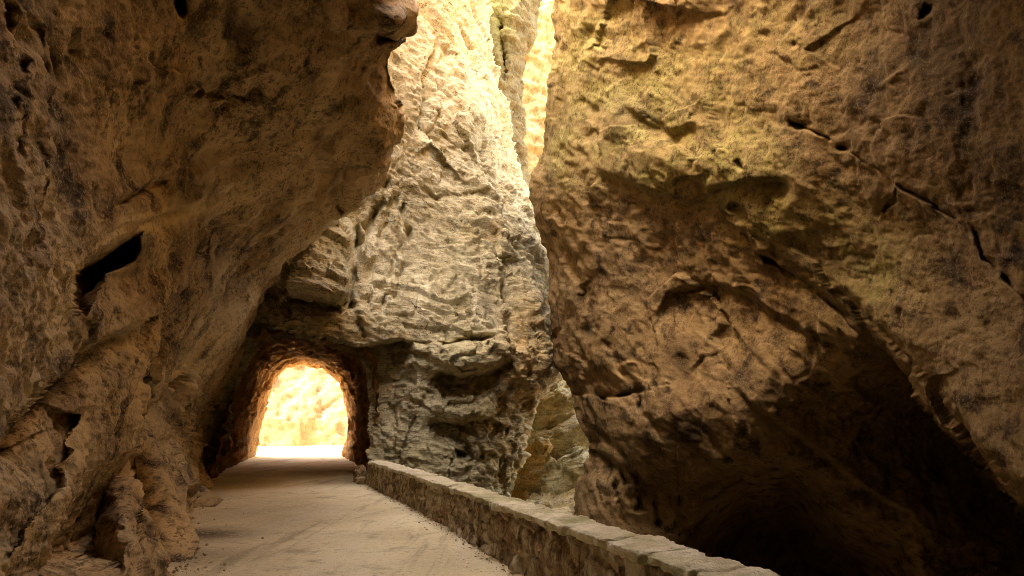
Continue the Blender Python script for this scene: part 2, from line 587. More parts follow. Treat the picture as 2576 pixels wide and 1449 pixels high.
for ln, am, wd in (([(960, 300), (880, 400), (780, 500), (700, 590), (640, 680), (590, 770)], 0.45, 40), ([(860, 250), (780, 360), (690, 450), (600, 540), (520, 640)], 0.4, 45), ([(760, 200), (690, 300), (600, 390), (480, 460)], 0.35, 45),
                   ([(560, 300), (480, 380), (380, 440), (290, 500)], 0.28, 40), ([(640, 560), (580, 660), (520, 780), (470, 880)], 0.35, 35), ([(470, 700), (420, 800), (360, 900), (290, 1000)], 0.3, 35)):
    Y = Y + ledge(px, py, ln, am, wd, flip=-1, ends=0.25, edge=10)
# rounded edge towards the light
dm = (xs[:, None] - px) / F * Y
Y = Y + np.where(py < 1210, 1.9 * np.clip(1 - dm / 1.0, 0, 1) ** 2.4 * 0.5, 0)
lin = (-0.07, 0.76, 0.64)


def disp_L(p):
    q = stretch(p, lin, 2.6)
    far = np.clip(np.abs(p[..., 1]) / 13, 0.28, 1)
    d = far * (0.22 * fbm(q * 0.33, 2, 3) + 0.13 * ridged(q * 0.8, 3, 21))
    d += 0.19 * far * ridged(stretch(p, lin, 5.0) * 0.75 + 3, 3, 30) * sstep(5, 9, p[..., 1])
    d += 0.05 * ridged(stretch(p, lin, 3.0) * 2.1 + 7, 4, 31) * (0.4 + 0.6 * far)
    d += 0.030 * fbm(p * 5.5, 3, 41) + 0.014 * fbm(p * 17, 3, 42)
    w = 0.35 * np.stack([perlin(p * 2, 5), perlin(p * 2, 6), perlin(p * 2, 7)], -1)
    f1, _, _ = worley(stretch(p + w, lin, 1.5) * 2.6, 4)
    d -= 0.09 * np.clip(0.36 - f1, 0, 1) / 0.36 * sstep(0.0, 0.2, perlin(p * 0.7, 77))
    f1, _, _ = worley(p * 9 + w * 3, 6)
    d -= 0.022 * np.clip(0.4 - f1, 0, 1) / 0.4 * sstep(-0.1, 0.2, perlin(p * 1.1, 78))
    fc, jt = facet(stretch(p + 0.5 * w, lin, 2.0) * 0.75, 43)
    d += far * 0.22 * fc * sstep(-0.1, 0.3, perlin(p * 0.35, 44))
    foot = sstep(2.6, 0.4, p[..., 2])
    d += foot * far * (-0.2 + 0.22 * ridged(stretch(p, (-0.1, 0.35, 1), 2.8) * 0.8, 4, 51))
    jag = sstep(4.2, 2.0, p[..., 2]) * sstep(6.5, 9, p[..., 1])
    c, f2 = facet(stretch(p + w, (-0.1, 0.3, 1), 2.4) * 1.1, 52)
    d += jag * (0.22 * c - 0.24 + 0.06 * ridged(stretch(p, (-0.1, 0.3, 1), 2.0) * 2.6, 3, 53))
    return d * sstep(0.4, 1.6, np.abs(p[..., 1]) + 0.2)


stain_and_shade = np.clip(0.9 * sstep(170, 20, px) * sstep(560, 80, py) * (fbm(np.stack([px / 60, py / 220, px * 0], -1), 4, 8) > 0.0), 0, 1)
stain_and_shade = np.maximum(stain_and_shade, cut(px, py, [(560, -20), (612, -20), (606, 60), (570, 110), (548, 60)], 0.7, 25))
wash_and_light = cut(px, py, [(1000, 165), (1020, 300), (1000, 350), (950, 400), (930, 330), (945, 250), (980, 190)], 0.9, 40)
wash_and_light = np.maximum(wash_and_light, cut(px, py, [(590, 75), (612, 120), (600, 190), (545, 170), (560, 110)], 0.6, 30))
wash_and_light = np.maximum(wash_and_light, 0.6 * crack(px, py, [(640, 720), (585, 800), (530, 880), (480, 950)], 1, 28))
for ln, wd, am in (([(1005, 190), (975, 390), (860, 510), (760, 590), (700, 660), (650, 740)], 46, 0.7), ([(650, 690), (590, 790), (540, 870), (490, 950), (450, 1000)], 30, 0.95), ([(960, 230), (900, 330), (830, 400), (740, 450), (690, 520)], 30, 0.6),  # first stroke: lit edge strip, its brightness put into the rock colour
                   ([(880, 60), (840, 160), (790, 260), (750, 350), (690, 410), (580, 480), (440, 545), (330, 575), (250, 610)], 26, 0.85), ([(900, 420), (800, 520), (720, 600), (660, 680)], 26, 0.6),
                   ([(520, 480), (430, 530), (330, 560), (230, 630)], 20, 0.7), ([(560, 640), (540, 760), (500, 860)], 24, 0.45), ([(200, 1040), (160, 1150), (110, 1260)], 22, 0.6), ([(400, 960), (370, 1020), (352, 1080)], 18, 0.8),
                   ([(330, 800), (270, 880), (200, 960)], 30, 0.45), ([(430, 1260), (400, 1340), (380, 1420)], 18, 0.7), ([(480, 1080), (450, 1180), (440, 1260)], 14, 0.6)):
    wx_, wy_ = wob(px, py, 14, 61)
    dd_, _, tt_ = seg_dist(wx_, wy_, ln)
    wash_and_light = np.maximum(wash_and_light, am * np.exp(-(dd_ / wd) ** 2) * sstep(0, 0.15, tt_) * sstep(0, 0.15, 1 - tt_))
ochre = cut(px, py, [(900, 290), (860, 360), (780, 450), (740, 500), (800, 500), (880, 400), (920, 330)], 0.7, 20)
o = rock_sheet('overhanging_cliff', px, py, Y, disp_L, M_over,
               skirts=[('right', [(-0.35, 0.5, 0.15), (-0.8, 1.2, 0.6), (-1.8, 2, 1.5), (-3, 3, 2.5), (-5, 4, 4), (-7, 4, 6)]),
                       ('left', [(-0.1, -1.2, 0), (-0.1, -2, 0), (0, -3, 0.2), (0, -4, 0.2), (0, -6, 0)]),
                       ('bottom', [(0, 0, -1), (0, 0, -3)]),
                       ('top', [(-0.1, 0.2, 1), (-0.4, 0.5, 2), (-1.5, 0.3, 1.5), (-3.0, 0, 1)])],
               attrs=dict(stain_and_shade=stain_and_shade, wash_and_light=wash_and_light, ochre=ochre, moss=px * 0), Y0=Y0)
tag(o, 'huge brown pitted cliff leaning over the road from the left with a dark pocket', 'cliff')

# ================================================================ SPUR (cream rock over the tunnel)
yv = np.r_[np.linspace(-120, -14, 20), np.arange(-10, 1330, 3.3)]
sil_R = [(1330, -1000), (1228, -200), (1226, 0), (1232, 70), (1240, 130), (1256, 200), (1272, 260), (1285, 330), (1300, 400), (1316, 450), (1345, 480),
         (1400, 530), (1430, 600), (1440, 680), (1440, 760), (1436, 860), (1426, 930), (1404, 970), (1370, 1000), (1340, 1040), (1322, 1090), (1308, 1150),
         (1298, 1210), (1292, 1260), (1290, 1340)]
xs = interp_line(sil_R, yv)
NU = 300
u = np.linspace(0, 1, NU)
XL0 = 440.0
px = XL0 + u[None] * (xs[:, None] - XL0)
py = np.repeat(yv[:, None], NU, 1)
fC = tps([(440, 1300, 20.6), (440, 900, 20.4), (440, 500, 20), (440, -1000, 22),
          (700, 1300, 20.6), (950, 1300, 19.6), (950, 1200, 19.7), (1100, 1200, 19.8), (1280, 1200, 21), (1100, 1300, 19.8), (1290, 1330, 21),
          (600, 1050, 20.8), (760, 1050, 20.8), (940, 1000, 20), (1100, 1000, 20.2), (1250, 1000, 20.6), (1390, 960, 22.5),
          (620, 820, 19.6), (700, 800, 18.9), (850, 800, 18.7), (1000, 800, 20), (1200, 800, 21.4), (1380, 800, 24),
          (640, 650, 20.3), (750, 600, 20.3), (880, 620, 20.8), (1050, 600, 22.6), (1250, 600, 23.8), (1365, 620, 27),
          (900, 300, 21.2), (1050, 300, 22.8), (1200, 300, 24.4), (1285, 330, 28.5),
          (900, 0, 21.4), (1030, 0, 23.2), (1150, 0, 24.8), (1225, 0, 28.5),
          (900, -1000, 23), (1030, -1000, 25), (1300, -1000, 31)])
Y0 = Y = fC(px, py)
portal = [(600, 1300), (556, 1180), (585, 1000), (622, 900), (655, 855), (700, 842), (780, 852), (850, 868), (905, 884), (926, 930), (934, 1020), (936, 1110), (930, 1180), (928, 1300)]
# roof slab above the portal, its underside, the crack that carries on right
Y = Y + ledge(px, py, [(600, 830), (640, 806), (700, 822), (800, 848), (860, 858), (920, 866), (990, 857), (1060, 862)], 2.1, 130, flip=1, ends=0.15)
Y = Y + crack(px, py, [(960, 860), (1040, 857), (1100, 862), (1190, 856), (1250, 862)], 0.8, 5, 0.1)
# hanging slab and the boss above it
Y = Y - cut(px, py, [(700, 745), (735, 640), (790, 560), (860, 540), (896, 600), (888, 700), (886, 738), (850, 752), (780, 744)], 1.3, 22)
Y = Y + ledge(px, py, [(690, 752), (745, 739), (800, 746), (850, 754), (892, 738)], 0.7, 45, flip=1, ends=0.1)
Y = Y + crack(px, py, [(888, 560), (895, 640), (890, 740), (884, 800)], 0.9, 12) + crack(px, py, [(905, 800), (915, 830), (918, 850)], 0.5, 7)
for k, (a, b) in enumerate([((990, 400), (900, 640)), ((975, 440), (908, 600)), ((1000, 430), (925, 700)), ((1010, 500), (960, 800)), ((960, 400), (898, 520)), ((1030, 560), (990, 760))]):
    Y = Y + crack(px, py, [a, ((a[0] + b[0]) / 2 + 8, (a[1] + b[1]) / 2), b], 0.55, 7 + k % 3 * 2)
# vertical rib with blocky left edge, up the lit face
Y = Y + ledge(px, py, [(1070, -40), (1062, 60), (1090, 100), (1050, 190), (1060, 260), (1040, 330), (1080, 360), (1040, 400)], 0.9, 60, flip=-1, ends=0.1)
Y = Y + ledge(px, py, [(1235, 60), (1200, 160), (1230, 330), (1260, 420), (1290, 470), (1300, 530)], 1.1, 60, flip=-1, ends=0.1)
Y = Y + crack(px, py, [(1100, 330), (1150, 370), (1200, 380), (1250, 400)], 0.4, 8) + crack(px, py, [(1040, 470), (1100, 500), (1180, 490), (1260, 500)], 0.35, 9)
# lower bosses with dark undersides
Y = Y - bump(px, py, 1165, 900, 90, 48, 1.0)
Y = Y + ledge(px, py, [(1078, 950), (1100, 935), (1160, 945), (1240, 930), (1300, 900)], 1.3, 50, flip=1, ends=0.12)
Y = Y - bump(px, py, 1170, 1030, 85, 26, 0.6)
Y = Y + ledge(px, py, [(1075, 1050), (1140, 1062), (1230, 1050), (1290, 1080)], 0.7, 45, flip=1, ends=0.15)
Y = Y + ledge(px, py, [(1255, 640), (1262, 720), (1270, 790), (1262, 850), (1285, 900)], 1.2, 55, flip=-1, ends=0.1)
Y = Y + cut(px, py, [(1140, 1120), (1170, 1135), (1185, 1125), (1180, 1150), (1160, 1160), (1148, 1150)], 0.8, 14) + bump(px, py, 1205, 1145, 8, 14, 0.6)
for a in ([(1340, 960), (1290, 1040), (1255, 1130), (1240, 1250)], [(1370, 960), (1310, 1030), (1280, 1120), (1268, 1250)], [(1300, 950), (1262, 1040), (1235, 1120)], [(1392, 900), (1340, 990), (1300, 1080)]):
    Y = Y + crack(px, py, a, 0.5, 8)
Y = Y + ledge(px, py, [(935, 970), (1000, 965), (1050, 968)], 0.35, 25, flip=-1) + ledge(px, py, [(980, 885), (1050, 884), (1090, 890)], 0.35, 30, flip=1)
dm = (xs[:, None] - px) / F * Y
Y = Y + 3.2 * np.clip(1 - dm / 2.4, 0, 1) ** 2.0


def disp_C(p):
    w = 0.5 * np.stack([fbm(p * 0.35, 3, 61), fbm(p * 0.35, 3, 62), fbm(p * 0.35, 3, 63)], -1)
    d = 0.22 * fbm(p * 0.30, 3, 64)
    tilt = p.copy()
    tilt[..., 2] += 0.35 * p[..., 0]
    c, jt = facet((tilt + w) * np.array([0.36, 0.36, 0.7]), 65)
    d += 0.20 * c
    c, jt = facet((tilt + w * 0.6) * np.array([0.9, 0.9, 2.0]) + 3.1, 66)
    m = sstep(-0.2, 0.25, perlin(p * 0.4, 60))
    d += m * (0.17 * c - 0.06 * sstep(0.08, 0.0, jt))
    c, jt = facet((tilt + w * 0.4) * np.array([2.2, 2.2, 4.5]) + 5.1, 57)
    d += 0.09 * c
    st = ridged((p + w) * np.array([0.35, 0.35, 2.3]), 4, 67, 0.6)
    c, jt = facet((p + w * 0.5) * np.array([0.75, 0.75, 0.30]) + 9.3, 56)
    d += 0.20 * c - 0.05 * sstep(0.06, 0.0, jt)
    d += 0.085 * np.clip(0.6 + 1.6 * perlin(p * 0.33, 55), 0.05, 1.3) * st * sstep(17, 8, p[..., 2]) * sstep(-4.5, -2.0, p[..., 0] + 1.2 * perlin(p * 0.5, 59))
    d += 0.04 * ridged(p * np.array([1.6, 1.6, 2.6]), 4, 68)
    d += 0.045 * fbm(p * 5, 3, 69) + 0.012 * fbm(p * 16, 2, 58)
    return d


moss = 0.45 * np.clip(bump(px, py, 1165, 870, 110, 60, 1) + bump(px, py, 1120, 1130, 160, 70, 1) + bump(px, py, 1170, 1035, 90, 25, 1) + 0.7 * bump(px, py, 860, 560, 40, 60, 1) + 0.5 * bump(px, py, 860, 800, 60, 40, 1)
                     + 0.5 * bump(px, py, 1180, 650, 90, 120, 1), 0, 1)
wash_and_light = np.clip(0.9 * bump(px, py, 1060, 740, 25, 90, 1) + 0.5 * bump(px, py, 960, 740, 40, 100, 1) + 0.8 * bump(px, py, 1110, 200, 90, 200, 1) + 0.6 * bump(px, py, 780, 640, 60, 60, 1), 0, 1)
ochre = np.clip(bump(px, py, 1320, 900, 70, 160, 0.9) + bump(px, py, 1260, 1150, 60, 120, 0.6) + bump(px, py, 830, 800, 60, 40, 0.7) + bump(px, py, 1120, 10, 140, 60, 0.5), 0, 1)
stain_and_shade = cut(px, py, [(1138, 1118), (1170, 1135), (1190, 1120), (1182, 1155), (1160, 1165), (1146, 1152)], 0.9, 8)  # dark fill of the small hollow, its shade put into the colour
stain_and_shade = np.maximum(stain_and_shade, 0.5 * cut(px, py, [(1190, 680), (1260, 690), (1262, 800), (1220, 850), (1190, 780)], 1, 40))
keep = ~inside(px, py, [(640, 1420)] + [(p[0] + (8 if p[0] < 750 else -8), p[1] + (8 if p[1] < 1000 else 0)) for p in portal] + [(900, 1420)])
keep &= ~((px > 545) & (px < 932) & (py > 1150))
o = rock_sheet('rock_spur', px, py, Y, disp_C, M_spur,
               skirts=[('right', [(-0.2, 0.9, 0), (-0.6, 1.6, 0), (-1.5, 3, 0.3), (-2, 6, 0.3)]), ('left', [(-2, 0.2, 0), (-5, 0.2, 0), (-12, 0, 0)]),
                       ('bottom', [(0, 0, -2), (0, 0, -5)]), ('top', [(-0.2, 1, 1), (-0.5, 2, 1), (-1, 4, 0.3)])],
               attrs=dict(moss=moss, wash_and_light=wash_and_light, ochre=ochre, stain_and_shade=stain_and_shade), keep=keep, Y0=Y0)
tag(o, 'pale cream cracked rock spur in the middle that the road tunnel pierces', 'cliff')

# ================================================================ BACK CLIFF in the slit, olive
yv = np.arange(-48, 640, 4.0)
sil = [(1380, -420), (1362, 0), (1350, 60), (1344, 95), (1322, 132), (1311, 190), (1309, 250), (1316, 330), (1314, 420), (1326, 470), (1350, 640)]
xs = interp_line(sil, yv)
u = np.linspace(0, 1, 60)
px = 1150 + u[None] * (xs[:, None] - 1150)
py = np.repeat(yv[:, None], 60, 1)
Y = 36 + 0.012 * (px - 1200) + 0.004 * (600 - py)
Y = Y + crack(px, py, [(1262, -60), (1256, 60), (1268, 160), (1276, 240)], 1.2, 8)
dm = (xs[:, None] - px) / F * Y
Y = Y + 2.5 * np.clip(1 - dm / 1.6, 0, 1) ** 2


def disp_B(p):
    f1, f2, c = worley(p * np.array([0.7, 0.7, 0.9]), 71)
    return 0.5 * fbm(p * 0.3, 3, 70) + 0.3 * (c - 0.5) + 0.25 * ridged(p * np.array([0.5, 0.5, 1.3]), 4, 72) + 0.08 * ridged(p * 2.2, 3, 73)


o = rock_sheet('cliff_buttress', px, py, Y, disp_B, M_back, skirts=[('right', [(-0.3, 1.2, 0), (-1, 3, 0), (-3, 6, 0)])],
               attrs=dict(moss=np.clip(bump(px, py, 1250, 40, 30, 120, 0.9), 0, 1), ochre=px * 0 + 0.35, wash_and_light=px * 0, stain_and_shade=px * 0))
tag(o, 'olive brown cliff buttress rising behind the cream spur beside the bright slit', 'cliff')

# ================================================================ SUNLIT CLIFF far in the slit
yv = np.arange(-16, 720, 4.0)
pxv = np.linspace(1180, 1560, 110)
px, py = np.meshgrid(pxv, yv)
top = 12 + 26 * np.clip((px - 1384) / 30, -1.2, 0)
Y = 60 + 0.03 * (px - 1340) + 0.002 * (460 - py)


def disp_S(p):
    f1, f2, c = worley(p * np.array([0.35, 0.35, 0.5]), 81)
    return 0.9 * fbm(p * 0.2, 3, 80) + 0.5 * (c - 0.5) + 0.35 * ridged(p * np.array([0.4, 0.4, 0.8]), 4, 82) + 0.12 * ridged(p * 1.6, 3, 83)


o = rock_sheet('sunlit_cliff', px, py, Y, disp_S, M_sun, skirts=[('bottom', [(0, 0, -8), (0, 0, -12)]), ('top', [(0, 1.5, 0.3), (0, 4, -1), (0, 10, -14)]), ('right', [(2, 4, 0), (6, 10, 0)])],
               attrs=dict(moss=px * 0, ochre=px * 0 + 0.12, wash_and_light=px * 0, stain_and_shade=px * 0))
tag(o, 'golden sunlit far cliff filling the narrow slit between the rock walls', 'cliff')

# ================================================================ RIGHT CLIFF
yv = np.r_[np.linspace(-900, -14, 60), np.arange(-10, 1480, 3.4)]
sil = [(1420, -900), (1398, -200), (1389, 0), (1392, 50), (1400, 100), (1394, 150), (1380, 200), (1371, 280), (1362, 330), (1358, 390), (1346, 420), (1333, 460),
       (1328, 500), (1340, 545), (1362, 590), (1374, 640), (1380, 700), (1388, 780), (1392, 860), (1402, 920), (1424, 965), (1440, 1000), (1446, 1050),
       (1462, 1085), (1484, 1112), (1486, 1150), (1478, 1180), (1460, 1215), (1450, 1250), (1440, 1300), (1432, 1480)]
xs = interp_line(sil, yv)
NU = 380
u = np.linspace(0, 1, NU) ** 1.0
XR0 = 2576 + 480
px = xs[:, None] + u[None] * (XR0 - xs[:, None])
py = np.repeat(yv[:, None], NU, 1)
f1_ = tps([(1390, -900, 13), (1700, -900, 9.8), (2100, -900, 7), (2576, -900, 5), (3060, -900, 4),
           (1390, 0, 19.5), (1600, 0, 16.2), (1900, 0, 12.4), (2200, 0, 9.6), (2576, 0, 7.0), (3060, 0, 5),
           (1370, 300, 21), (1600, 300, 17.2), (1900, 300, 13), (2200, 300, 10), (2576, 300, 7.4), (3060, 300, 5.2),
           (1335, 470, 22.5), (1550, 450, 18.0), (1700, 450, 15.9), (1900, 450, 13.0), (2200, 470, 10.3), (2576, 470, 7.6), (3060, 470, 5.3),
           (1380, 640, 22), (1600, 640, 18.3), (1800, 640, 15.6), (2000, 640, 13), (2300, 640, 10), (2576, 640, 7.8),
           (1395, 860, 21.5), (1600, 860, 18.6), (1800, 860, 16.2), (2000, 860, 13.2), (2240, 880, 10.6), (2576, 860, 7.8), (3060, 860, 5.4),
           (1440, 1000, 20.5), (1485, 1120, 19.5), (2300, 1000, 10.2), (2576, 1250, 8), (3060, 1250, 5.6), (2200, 1449, 11), (2576, 1449, 8), (1700, 1449, 14)])
f2_ = tps([(1335, 470, 22.5), (1550, 450, 18.0), (1700, 450, 16.0), (1900, 450, 13.2),
           (1380, 640, 22), (1600, 640, 18.3), (1800, 640, 15.7), (2000, 640, 13.4), (2200, 700, 11.8),
           (1395, 860, 21.5), (1600, 860, 18.6), (1800, 860, 16.4), (2000, 860, 13.8), (2240, 880, 11.8), (2500, 880, 14),
           (1440, 1000, 20.5), (1600, 1000, 17.9), (1760, 960, 16.2), (1900, 1010, 14.6), (2100, 1000, 13.8), (2300, 1000, 14.8), (2576, 1000, 16),
           (1485, 1110, 19.4), (1600, 1120, 17.9), (1740, 1150, 17.0), (1990, 1070, 14.6), (2113, 1174, 14.8), (2263, 1274, 15.4), (2363, 1374, 15.4), (2350, 1200, 15.8), (2576, 1300, 17), (2576, 1449, 16.8),
           (1450, 1250, 20.2), (1600, 1300, 19.6), (1800, 1449, 18.5), (1440, 1470, 20), (3060, 900, 15), (3060, 1449, 15)])
diag = [(1700, 420), (1768, 470), (1838, 560), (1910, 625), (1988, 685), (2060, 735), (2150, 810), (2240, 884), (2290, 930), (2330, 1012), (2390, 1080), (2480, 1170), (2576, 1262), (2800, 1430), (3100, 1600)]
x_, y_ = wob(px, py, 10, 12)
d_, s_, t_ = seg_dist(x_, y_, diag)
below = sstep(-2, 7, d_ * s_) * (px > 1700)
below = np.where(px < 1700, sstep(430, 560, py), below)
Ya, Yb = f1_(px, py), f2_(px, py)
Yb = np.maximum(Yb, Ya + sstep(1830, 2000, px) * 0.25)
Y = Ya * (1 - below) + Yb * below
bz = sstep(-160, 160, d_ * s_) * (px > 1700)
Y0 = Ya * (1 - bz) + Yb * bz
# rounded lower lip of the near slab
lip = np.clip(1 - d_ / 60, 0, 1) ** 2 * (1 - below) * sstep(1850, 2150, px)
Y = Y + 0.7 * lip
# mossy shelf and what hangs under it
Y = Y + ledge(px, py, [(1500, 420), (1522, 436), (1608, 460), (1663, 482), (1738, 505), (1793, 468), (1888, 452), (1960, 452), (2010, 470)], 0.35, 120, flip=1, ends=0.1, edge=16)
Y = Y - bump(px, py, 1720, 410, 170, 50, 0.25) - bump(px, py, 1560, 300, 50, 40, 0.4) + bump(px, py, 1500, 300, 18, 60, 0.4)
Y = Y + ledge(px, py, [(1560, 260), (1640, 300), (1700, 330), (1760, 300)], 0.45, 60, flip=1, edge=22)
Y = Y + cut(px, py, [(1848, 405), (1862, 396), (1885, 420), (1888, 436), (1868, 430)], 0.35, 14) + bump(px, py, 1870, 370, 18, 60, 0.2)
Y = Y + crack(px, py, [(1990, 306), (2020, 322), (2070, 346), (2123, 372)], 0.35, 4, 0.03) + bump(px, py, 2012, 318, 18, 8, 0.35) + bump(px, py, 2120, 372, 14, 8, 0.3)
Y = Y + crack(px, py, [(2130, 378), (2200, 420), (2248, 452), (2275, 474)], 0.10, 3) + crack(px, py, [(2262, 462), (2300, 490), (2350, 515), (2400, 552)], 0.3, 5, 0.05)
Y = Y + crack(px, py, [(2262, 470), (2240, 510), (2205, 540)], 0.2, 4) + crack(px, py, [(2430, 560), (2470, 640), (2520, 700), (2580, 780)], 0.35, 8)
Y = Y + cut(px, py, [(2318, 20), (2330, 4), (2350, 14), (2344, 36), (2326, 48), (2312, 56)], 0.8, 9) + bump(px, py, 2008, 112, 7, 8, 0.15)
Y = Y + crack(px, py, [(2480, 100), (2440, 250), (2460, 420), (2440, 560)], 0.08, 34)
Y = Y + crack(px, py, [(1853, 570), (1913, 632), (1988, 684), (2060, 735)], 0.6, 7, 0.1)
Y = Y + crack(px, py, [(1500, 60), (1470, 180), (1480, 300)], 0.35, 22)
# vault
Y = Y + ledge(px, py, [(1640, 860), (1655, 800), (1685, 745), (1725, 722), (1800, 713), (1880, 730), (1960, 790), (2050, 830), (2200, 880)], 0.4, 140, flip=1, ends=0.15, edge=18)
Y = Y + ledge(px, py, [(1640, 900), (1763, 934), (1838, 966), (1913, 1020), (1988, 1072), (2058, 1126), (2113, 1176), (2178, 1226), (2263, 1276), (2363, 1376), (2430, 1470)], 0.28, 90, flip=1, ends=0.45, edge=12)
cave = [(1740, 1215), (1770, 1172), (1838, 1140), (1913, 1120), (2013, 1115), (2068, 1146), (2113, 1181), (2178, 1231), (2238, 1271), (2313, 1326), (2450, 1560), (2480, 1800), (1600, 1800), (1640, 1420), (1680, 1290)]
Y = Y + 13 * cut(px + 26 * fbm(np.stack([px / 130, py / 130, px * 0], -1), 3, 55), py + 26 * fbm(np.stack([px / 130, py / 130, px * 0 + 9], -1), 3, 56), cave, 1.0, 260) ** 1.5
Y = Y + ledge(px, py, [(1470, 1110), (1500, 1128), (1560, 1162), (1640, 1207), (1738, 1236), (1800, 1250)], 0.45, 60, flip=1, ends=0.1, edge=14)
Y = Y + ledge(px, py, [(1400, 985), (1440, 996), (1500, 1000), (1570, 998), (1640, 992)], 0.4, 60, flip=-1) + cut(px, py, [(1540, 992), (1560, 985), (1596, 988), (1592, 998), (1560, 1000)], 0.8, 6)
Y = Y + bump(px, py, 1478, 832, 14, 20, 0.3) + cut(px, py, [(1500, 994), (1520, 992), (1528, 1006), (1510, 1006)], 0.6, 5) + bump(px, py, 1613, 1022, 5, 12, 0.5) + bump(px, py, 1715, 905, 12, 18, 0.1)
Y = Y + bump(px, py, 1400, 845, 9, 16, 0.6)
for a in ([(1560, 1165), (1575, 1210), (1585, 1270)], [(1600, 1180), (1612, 1230), (1615, 1300)], [(1640, 1200), (1650, 1260), (1660, 1330)], [(1520, 1140), (1540, 1200), (1560, 1260)], [(1700, 1225), (1720, 1300), (1740, 1360)]):
    Y = Y + crack(px, py, a, 0.5, 9)
for a in ([(1450, 850), (1490, 930), (1560, 1010), (1620, 1100)], [(1440, 900), (1475, 980), (1500, 1090)], [(1520, 850), (1580, 960), (1640, 1060), (1680, 1120)], [(1800, 880), (1850, 950)], [(1840, 500), (1900, 580), (1990, 660)]):
    Y = Y + crack(px, py, a, 0.28, 14)
dm = (px - xs[:, None]) / F * Y
Y = Y + 2.6 * np.clip(1 - dm / 2.2, 0, 1) ** 2.0 * (py < 1500)
linR = (0.12, -0.72, -0.68)


def disp_R(p):
    q = stretch(p, linR, 2.4)
    v = stretch(p, (0.1, 0, 1), 2.2)
    far = np.clip(np.abs(p[..., 1]) / 15, 0.35, 1)
    d = far * (0.16 * fbm(q * 0.32, 2, 91) + 0.17 * fbm(v * 0.7, 4, 92) + 0.06 * ridged(q * 1.4, 4, 93))
    d += 0.022 * fbm(p * 5, 3, 94) + 0.012 * fbm(p * 15, 3, 89)
    fc, jt = facet(stretch(p + 0.3 * fbm(p * 0.8, 2, 87)[..., None], linR, 1.9) * 0.6, 88)
    d += far * 0.20 * fc * sstep(-0.15, 0.25, perlin(p * 0.3, 86))
    w = 0.4 * np.stack([perlin(p * 1.5, 5), perlin(p * 1.5, 6), perlin(p * 1.5, 7)], -1)
    f1, f2, c = worley(stretch(p + w, linR, 1.8) * 0.9, 95)
    d += far * 0.13 * (c - 0.5) * sstep(0, 0.15, f2 - f1)
    f1, _, _ = worley((p + w * 0.5) * 2.2, 96)
    d -= 0.05 * np.clip(0.30 - f1, 0, 1) / 0.30 * sstep(0.05, 0.25, perlin(p * 0.5, 97))
    f1, _, _ = worley(p * 7 + w * 3, 98)
    d -= 0.018 * np.clip(0.4 - f1, 0, 1) / 0.4 * sstep(0.0, 0.3, perlin(p * 0.9, 99))
    return d


mo = np.clip(bump(px, py, 1720, 410, 210, 60, 1.2) + bump(px, py, 1640, 250, 160, 130, 0.75) + bump(px, py, 1480, 130, 130, 150, 0.75) + bump(px, py, 1980, 540, 130, 70, 0.9)
             + bump(px, py, 2180, 680, 120, 110, 0.7) + bump(px, py, 1420, 330, 50, 130, 0.8) + bump(px, py, 1820, 300, 160, 120, 0.5) + bump(px, py, 1950, 80, 200, 120, 0.35), 0, 1)
mo = np.clip(mo * 1.35, 0, 1) * (0.45 + 0.55 * sstep(-0.25, 0.25, fbm(np.stack([px / 90, py / 90, px * 0], -1), 4, 33)))
stain_and_shade = np.zeros_like(px)
for cx, cy, rx, ry, a in ((1745, 1080, 42, 30, 0.85), (1640, 300, 60, 26, 0.5), (1560, 255, 40, 30, 0.4), (1716, 905, 16, 36, 0.8), (1480, 835, 16, 18, 0.8), (1690, 1100, 12, 22, 0.7), (1860, 960, 60, 40, 0.6), (1920, 1020, 60, 30, 0.6), (1640, 1110, 14, 22, 0.6), (1570, 990, 28, 7, 0.9), (1505, 1000, 14, 8, 0.9), (1612, 1020, 6, 14, 0.9), (2020, 1080, 60, 40, 0.5),  # smallest spots put shade into the colour of the cut holes
                          (2200, 260, 60, 120, 0.35), (2360, 160, 70, 120, 0.5), (2440, 240, 40, 200, 0.5), (1730, 250, 60, 30, 0.35), (2060, 640, 60, 50, 0.4)):
    stain_and_shade = np.maximum(stain_and_shade, bump(px, py, cx, cy, rx, ry, a))
wash_and_light = np.clip(crack(px, py, [(1450, 830), (1490, 920), (1560, 1010), (1600, 1090)], 0.8, 22) + crack(px, py, [(1560, 1020), (1600, 1100), (1630, 1150)], 0.8, 14) + crack(px, py, [(1763, 934), (1838, 966), (1913, 1020), (1988, 1072), (2058, 1126)], 0.7, 16)
               + bump(px, py, 2250, 330, 30, 190, 0.5) + crack(px, py, [(1590, 600), (1760, 620), (1860, 640)], 0.4, 30) + crack(px, py, [(1420, 560), (1425, 700), (1400, 820)], 0.5, 18), 0, 1)
ochre = np.clip(bump(px, py, 1560, 900, 160, 120, 0.5) + bump(px, py, 1430, 500, 90, 200, 0.6) + bump(px, py, 1700, 120, 260, 140, 0.4), 0, 1)
o = rock_sheet('massive_cliff', px, py, Y, disp_R, M_right,
               skirts=[('left', [(0.3, 0.8, 0), (0.9, 1.4, 0), (3.5, 1.6, 0.3), (7, 2, 0)]), ('right', [(0.1, -1.2, 0), (0.1, -2, 0), (0, -4, 0.2), (0, -8, 0.2)]),
                       ('bottom', [(0, 0, -2), (0, 0, -6)]), ('top', [(0.2, 0.2, 1), (0.5, 0.5, 2), (1, 0.5, 4)])],
               attrs=dict(moss=mo, stain_and_shade=stain_and_shade, wash_and_light=wash_and_light, ochre=ochre), Y0=Y0)
tag(o, 'massive brown cliff across the ravine with mossy shelf and black cave at foot', 'cliff')

